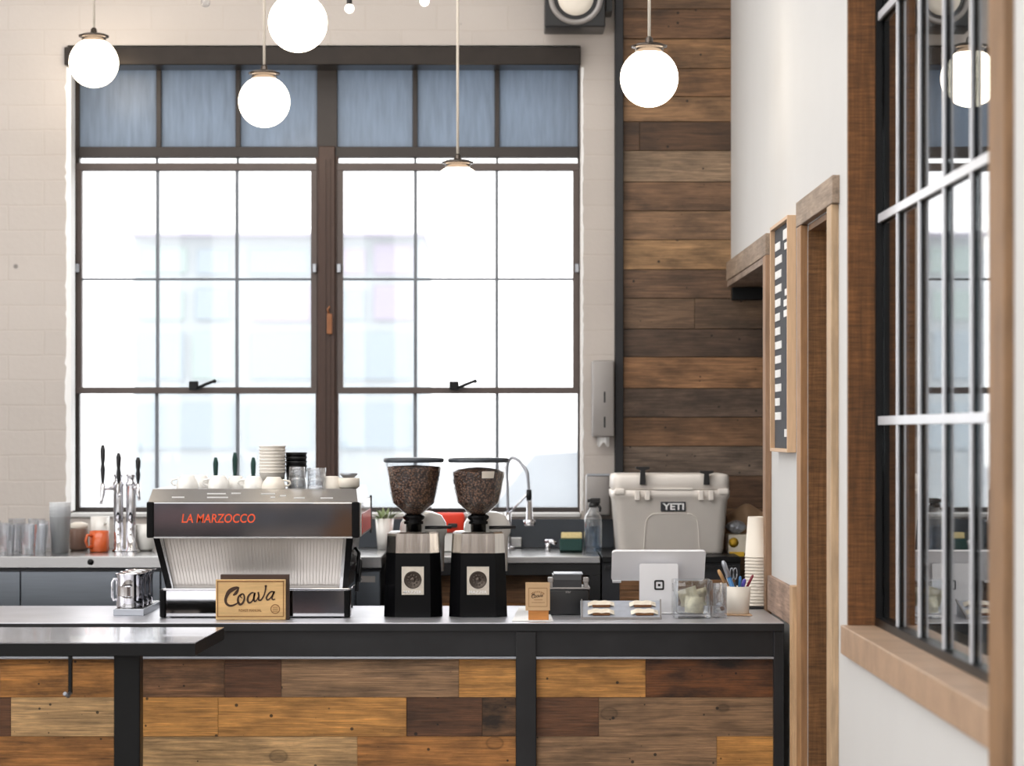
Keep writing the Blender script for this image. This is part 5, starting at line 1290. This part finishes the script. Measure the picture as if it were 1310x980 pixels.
# spray bottle
d = 10.15; xq = X(758.5, d)
r = thing('spray_bottle', 'clear water bottle with a black trigger head beside the white cooler', 'bottle', (xq, d, kz()))
rr = S(11.5, d)
b = B(); b.lathe([(rr * .9, 0), (rr, .006), (rr, S(38, d)), (rr * .92, S(46, d)), (rr * .55, S(53, d)), (rr * .36, S(56, d)), (rr * .36, S(60, d))], (xq, d, kz()), 28, True, False); b.build('bottle_body', M['tumbler'], r)
b = B(); b.lathe([(rr * .88, .004), (rr * .93, .008), (rr * .93, S(34, d)), (.001, S(34, d))], (xq, d, kz()), 28); b.build('liquid', thin_glass('soapy_water', (.72, .80, .88, 1), 1.33), r)
b = B(); b.lathe([(rr * .45, S(58, d)), (rr * .5, S(59, d)), (rr * .5, S(63, d)), (rr * .3, S(64, d))], (xq, d, kz()), 20); b.box(xq - .012, xq + .03, d - .012, d + .012, kz() + S(63, d), kz() + S(70, d), .004, 2); b.tube([(xq + .018, d, kz() + S(63, d)), (xq + .03, d, kz() + S(57, d)), (xq + .028, d, kz() + S(52, d))], [.006, .006, .004], 8); b.box(xq - .022, xq - .011, d - .006, d + .006, kz() + S(64.5, d), kz() + S(68.5, d)); b.build('trigger_head', M['black'], r)

# ---- wall boxes
d = 10.48
r = thing('towel_dispenser', 'grey metal paper towel dispenser on the brick wall right of the window', 'dispenser', (X(772, d), 10.54, Z(562, d)))
b = B(); b.box(X(758, d), X(786, d), d, DB - .0005, Z(559, d), Z(461, d), .008, 3); cs = b.build('case', M['grey_metal'], r)
b = B()
for q in (508, 540): b.box(X(772.4, d), X(774.6, d), d - .0012, d - .0001, Z(q + 7, d), Z(q - 7, d))
b.build('view_slots', M['black'], cs)
b = B(); b.sheet(lambda u, v: (X(764 + 16 * u, d), d + .03 + .01 * math.sin(u * 7), Z(559 + (10 + 3 * math.sin(u * 9)) * v, d)), 14, 3); b.build('paper_end', M['paper_w'], r, normals=False)
d = 10.46
r = thing('glove_box', 'plain grey wall box mounted below the paper towel dispenser', 'dispenser', (X(766, d), 10.53, Z(668, d)))
b = B(); b.box(X(750, d), X(781, d), d, DB - .0005, Z(660, d), Z(607, d), .010, 3); b.build('case', M['grey_metal'], r)
b = B(); b.box(X(751, d), X(780, d), d - .003, d + .01, Z(608.8, d), Z(606, d), .001, 1); b.build('lid', M['alu'], r)

# ================================================================== COOLER
d = 10.02
r = thing('cooler', 'off-white hard cooler with black rubber latches standing on the dark cabinet', 'cooler', (X(858, d), d + .18, ZK))
cxx = X(859, d); zt = lambda q: Z(q, d); Dp = .36; yc = d + Dp / 2
def crr(hw, hd, rad, z): return [(p[0], p[1], z) for p in rrect(cxx - hw, cxx + hw, yc - hd, yc + hd, rad, 6)]
k1 = S(1, d)
zbot = ZK + .0002
b = B(); b.loft([crr(66 * k1, Dp / 2 - .035, .03, zbot), crr(67.5 * k1, Dp / 2 - .03, .035, zbot + .01), crr(72.5 * k1, Dp / 2 - .012, .035, zt(641)), crr(74.5 * k1, Dp / 2 - .004, .035, zt(637)), crr(75.5 * k1, Dp / 2, .035, zt(634)), crr(75.5 * k1, Dp / 2, .035, zt(627.5)), crr(73 * k1, Dp / 2 - .008, .03, zt(627))], smooth=True); body = b.build('body', M['cooler'], r)
b = B(); b.loft([crr(73.5 * k1, Dp / 2 - .006, .03, zt(626.6)), crr(75 * k1, Dp / 2, .035, zt(625)), crr(74.5 * k1, Dp / 2 - .001, .035, zt(611)), crr(72.5 * k1, Dp / 2 - .008, .03, zt(607.2)), crr(69 * k1, Dp / 2 - .02, .025, zt(606.5))], smooth=True); lid = b.build('lid', M['cooler'], r)
b = B()
for (a, e) in ((785.5, 800), (918, 933)): b.box(X(a, d), X(e, d), d - .006, d + .03, zt(633.5), zt(625), .008, 2)
b.box(X(836, d), X(886, d), d - .004, d + .01, zt(626.6), zt(624.6), .001, 1)
b.build('lid_lip', M['cooler'], lid)
for px, top in ((822, 597), (903.5, 602)):
    b = B()
    b.prism([(X(px - 3.8, d), zt(620)), (X(px + 3.8, d), zt(620)), (X(px + 3.4, d), zt(612)), (X(px + 3.0, d), zt(top + 4.5)), (X(px + 8.5, d), zt(top + 3)), (X(px + 9, d), zt(top)), (X(px - 9, d), zt(top)), (X(px - 8.5, d), zt(top + 3)), (X(px - 3.0, d), zt(top + 4.5)), (X(px - 3.4, d), zt(612))], 'Y', d - .022, d - .004)
    b.box(X(px - 2.6, d), X(px + 2.6, d), d - .0062, d + .012, zt(618), zt(613), .001, 1)
    b.build('rubber_latch', M['black'], r)
    b = B()
    for e in (-6.5, 6.5): b.box(X(px + e - 3.4, d), X(px + e + 3.4, d), d - .012, d + .02, zt(640.5), zt(627), .005, 2)
    b.build('latch_keeper', M['cooler'], body)
# arch rib on the front
b = B()
def yfr(q): return yc - (Dp / 2 - .012 - (q - 641) / (712 - 641) * .018)
arch = sm([(824, 708), (825, 690), (827, 668), (833, 659.5), (842, 657.5), (876, 657.5), (887, 659.5), (893, 668), (895, 690), (896, 708)], 4)
b.tube([(X(p[0], d), yfr(p[1]) - .0005, zt(p[1])) for p in arch], .0018, 8); b.build('moulded_rib', M['cooler'], body)
b = B(); yl = yfr(648)
b.box(X(845.5, d), X(877.5, d), yl - .0045, yl + .002, zt(654.5), zt(642), .001, 1); bd = b.build('badge', M['cabinet'], body)
text_part('YETI', X(861.5, d), yl - .0046, zt(648.2), S(8.6, d), M['paper_w'], bd, width=S(27.5, d), bold=.03)

# box and bag right of the cooler
d = 10.12
r = thing('snack_box', 'small cream and yellow printed box beside the cooler behind the paper cups', 'box', (X(944, d), d + .05, ZK))
b = B(); b.box(X(931.5, d), X(966, d), d, d + .12, ZK - .0004, Z(684, d), .003, 1); b.build('carton', M['wrap'], r)
b = B(); b.lathe([(S(6.5, d), -.0012), (.001, -.0014)], (X(938.5, d), d - .0001, Z(694, d)), 10, axis='Y'); b.box(X(933, d), X(952, d), d - .001, d - .0001, Z(712, d), Z(706, d)); b.build('printed_patch', M['yellow'], r)
zb3 = Z(684, d) + .0008
rnd = random.Random(11)
b = B()
def crumple(c, rx, ry, rz, amp, seg=18):
    def fn(u, v):
        a = 2 * PI * u; e = PI * (v - .5)
        k = 1 + amp * math.sin(3 * a + 5 * v) * math.cos(4 * e + a) + amp * .6 * math.sin(7 * a - 3 * e)
        return (c[0] + rx * k * math.cos(a) * math.cos(e), c[1] + ry * k * math.sin(a) * math.cos(e), c[2] + rz * (1 + amp * .5 * math.sin(5 * a)) * math.sin(e))
    b.sheet(fn, seg * 2, seg)
crumple((X(943, d), d + .04, zb3 + .028), .038, .04, .026, .12); tag(b.build('foil_bag', M['foil'], None), 'crumpled silvery bag lying on the small printed box', 'bag')
b = B()
def bag(u, v):
    px = 930 + 48 * u; top = 646 + 14 * ((u - .55) * 1.8) ** 2 + 1.5 * math.sin(u * 9)
    q = 684.5 + (top - 684.5) * (1 - (2 * v - 1) ** 2) ** .5
    return (X(px, 10.28), 10.22 + .16 * v + .012 * math.sin(u * 8 + v * 3), max(Z(q, 10.28) , Z(684.5, 10.28)))
b.sheet(bag, 24, 14)
ob = b.build('paper_bag', M['kraft_d'], None, normals=False); tag(ob, 'crumpled brown paper bag bulging behind the paper cup stack', 'bag')
d = 10.25
b = B(); b.box(X(929, d), X(974, d), d, d + .14, ZK - .0004, Z(686, d), .003, 1); tag(b.build('storage_carton', M['kraft_d']), 'plain brown carton carrying the crumpled paper bag', 'box')

# ================================================================== LIGHT, WORLD, CAMERA
w = bpy.data.worlds.new('World'); scene.world = w; w.use_nodes = True
nt = w.node_tree; bg = nt.nodes['Background']
bg.inputs['Color'].default_value = (1.0, 0.985, 0.965, 1); bg.inputs['Strength'].default_value = 1.9
cam = bpy.data.cameras.new('camera'); co = bpy.data.objects.new('camera', cam); col.objects.link(co)
co.location = (0, 0, EYE); co.rotation_euler = (PI / 2, 0, 0)
cam.sensor_width = 36; cam.lens = F * 36 / 1310
cam.shift_x = (655 - VX) / 1310; cam.shift_y = (VY - 490) / 1310
cam.dof.use_dof = True; cam.dof.focus_distance = 8.5; cam.dof.aperture_fstop = 3.2
cam.clip_end = 300
scene.camera = co
vs = scene.view_settings
vs.view_transform = 'Standard'; vs.look = 'None'; vs.gamma = 1.0; vs.exposure = 0.88; vs.use_curve_mapping = False
scene.cycles.use_denoising = True
scene.cycles.max_bounces = 10; scene.cycles.transparent_max_bounces = 24
scene.cycles.caustics_reflective = False; scene.cycles.caustics_refractive = False
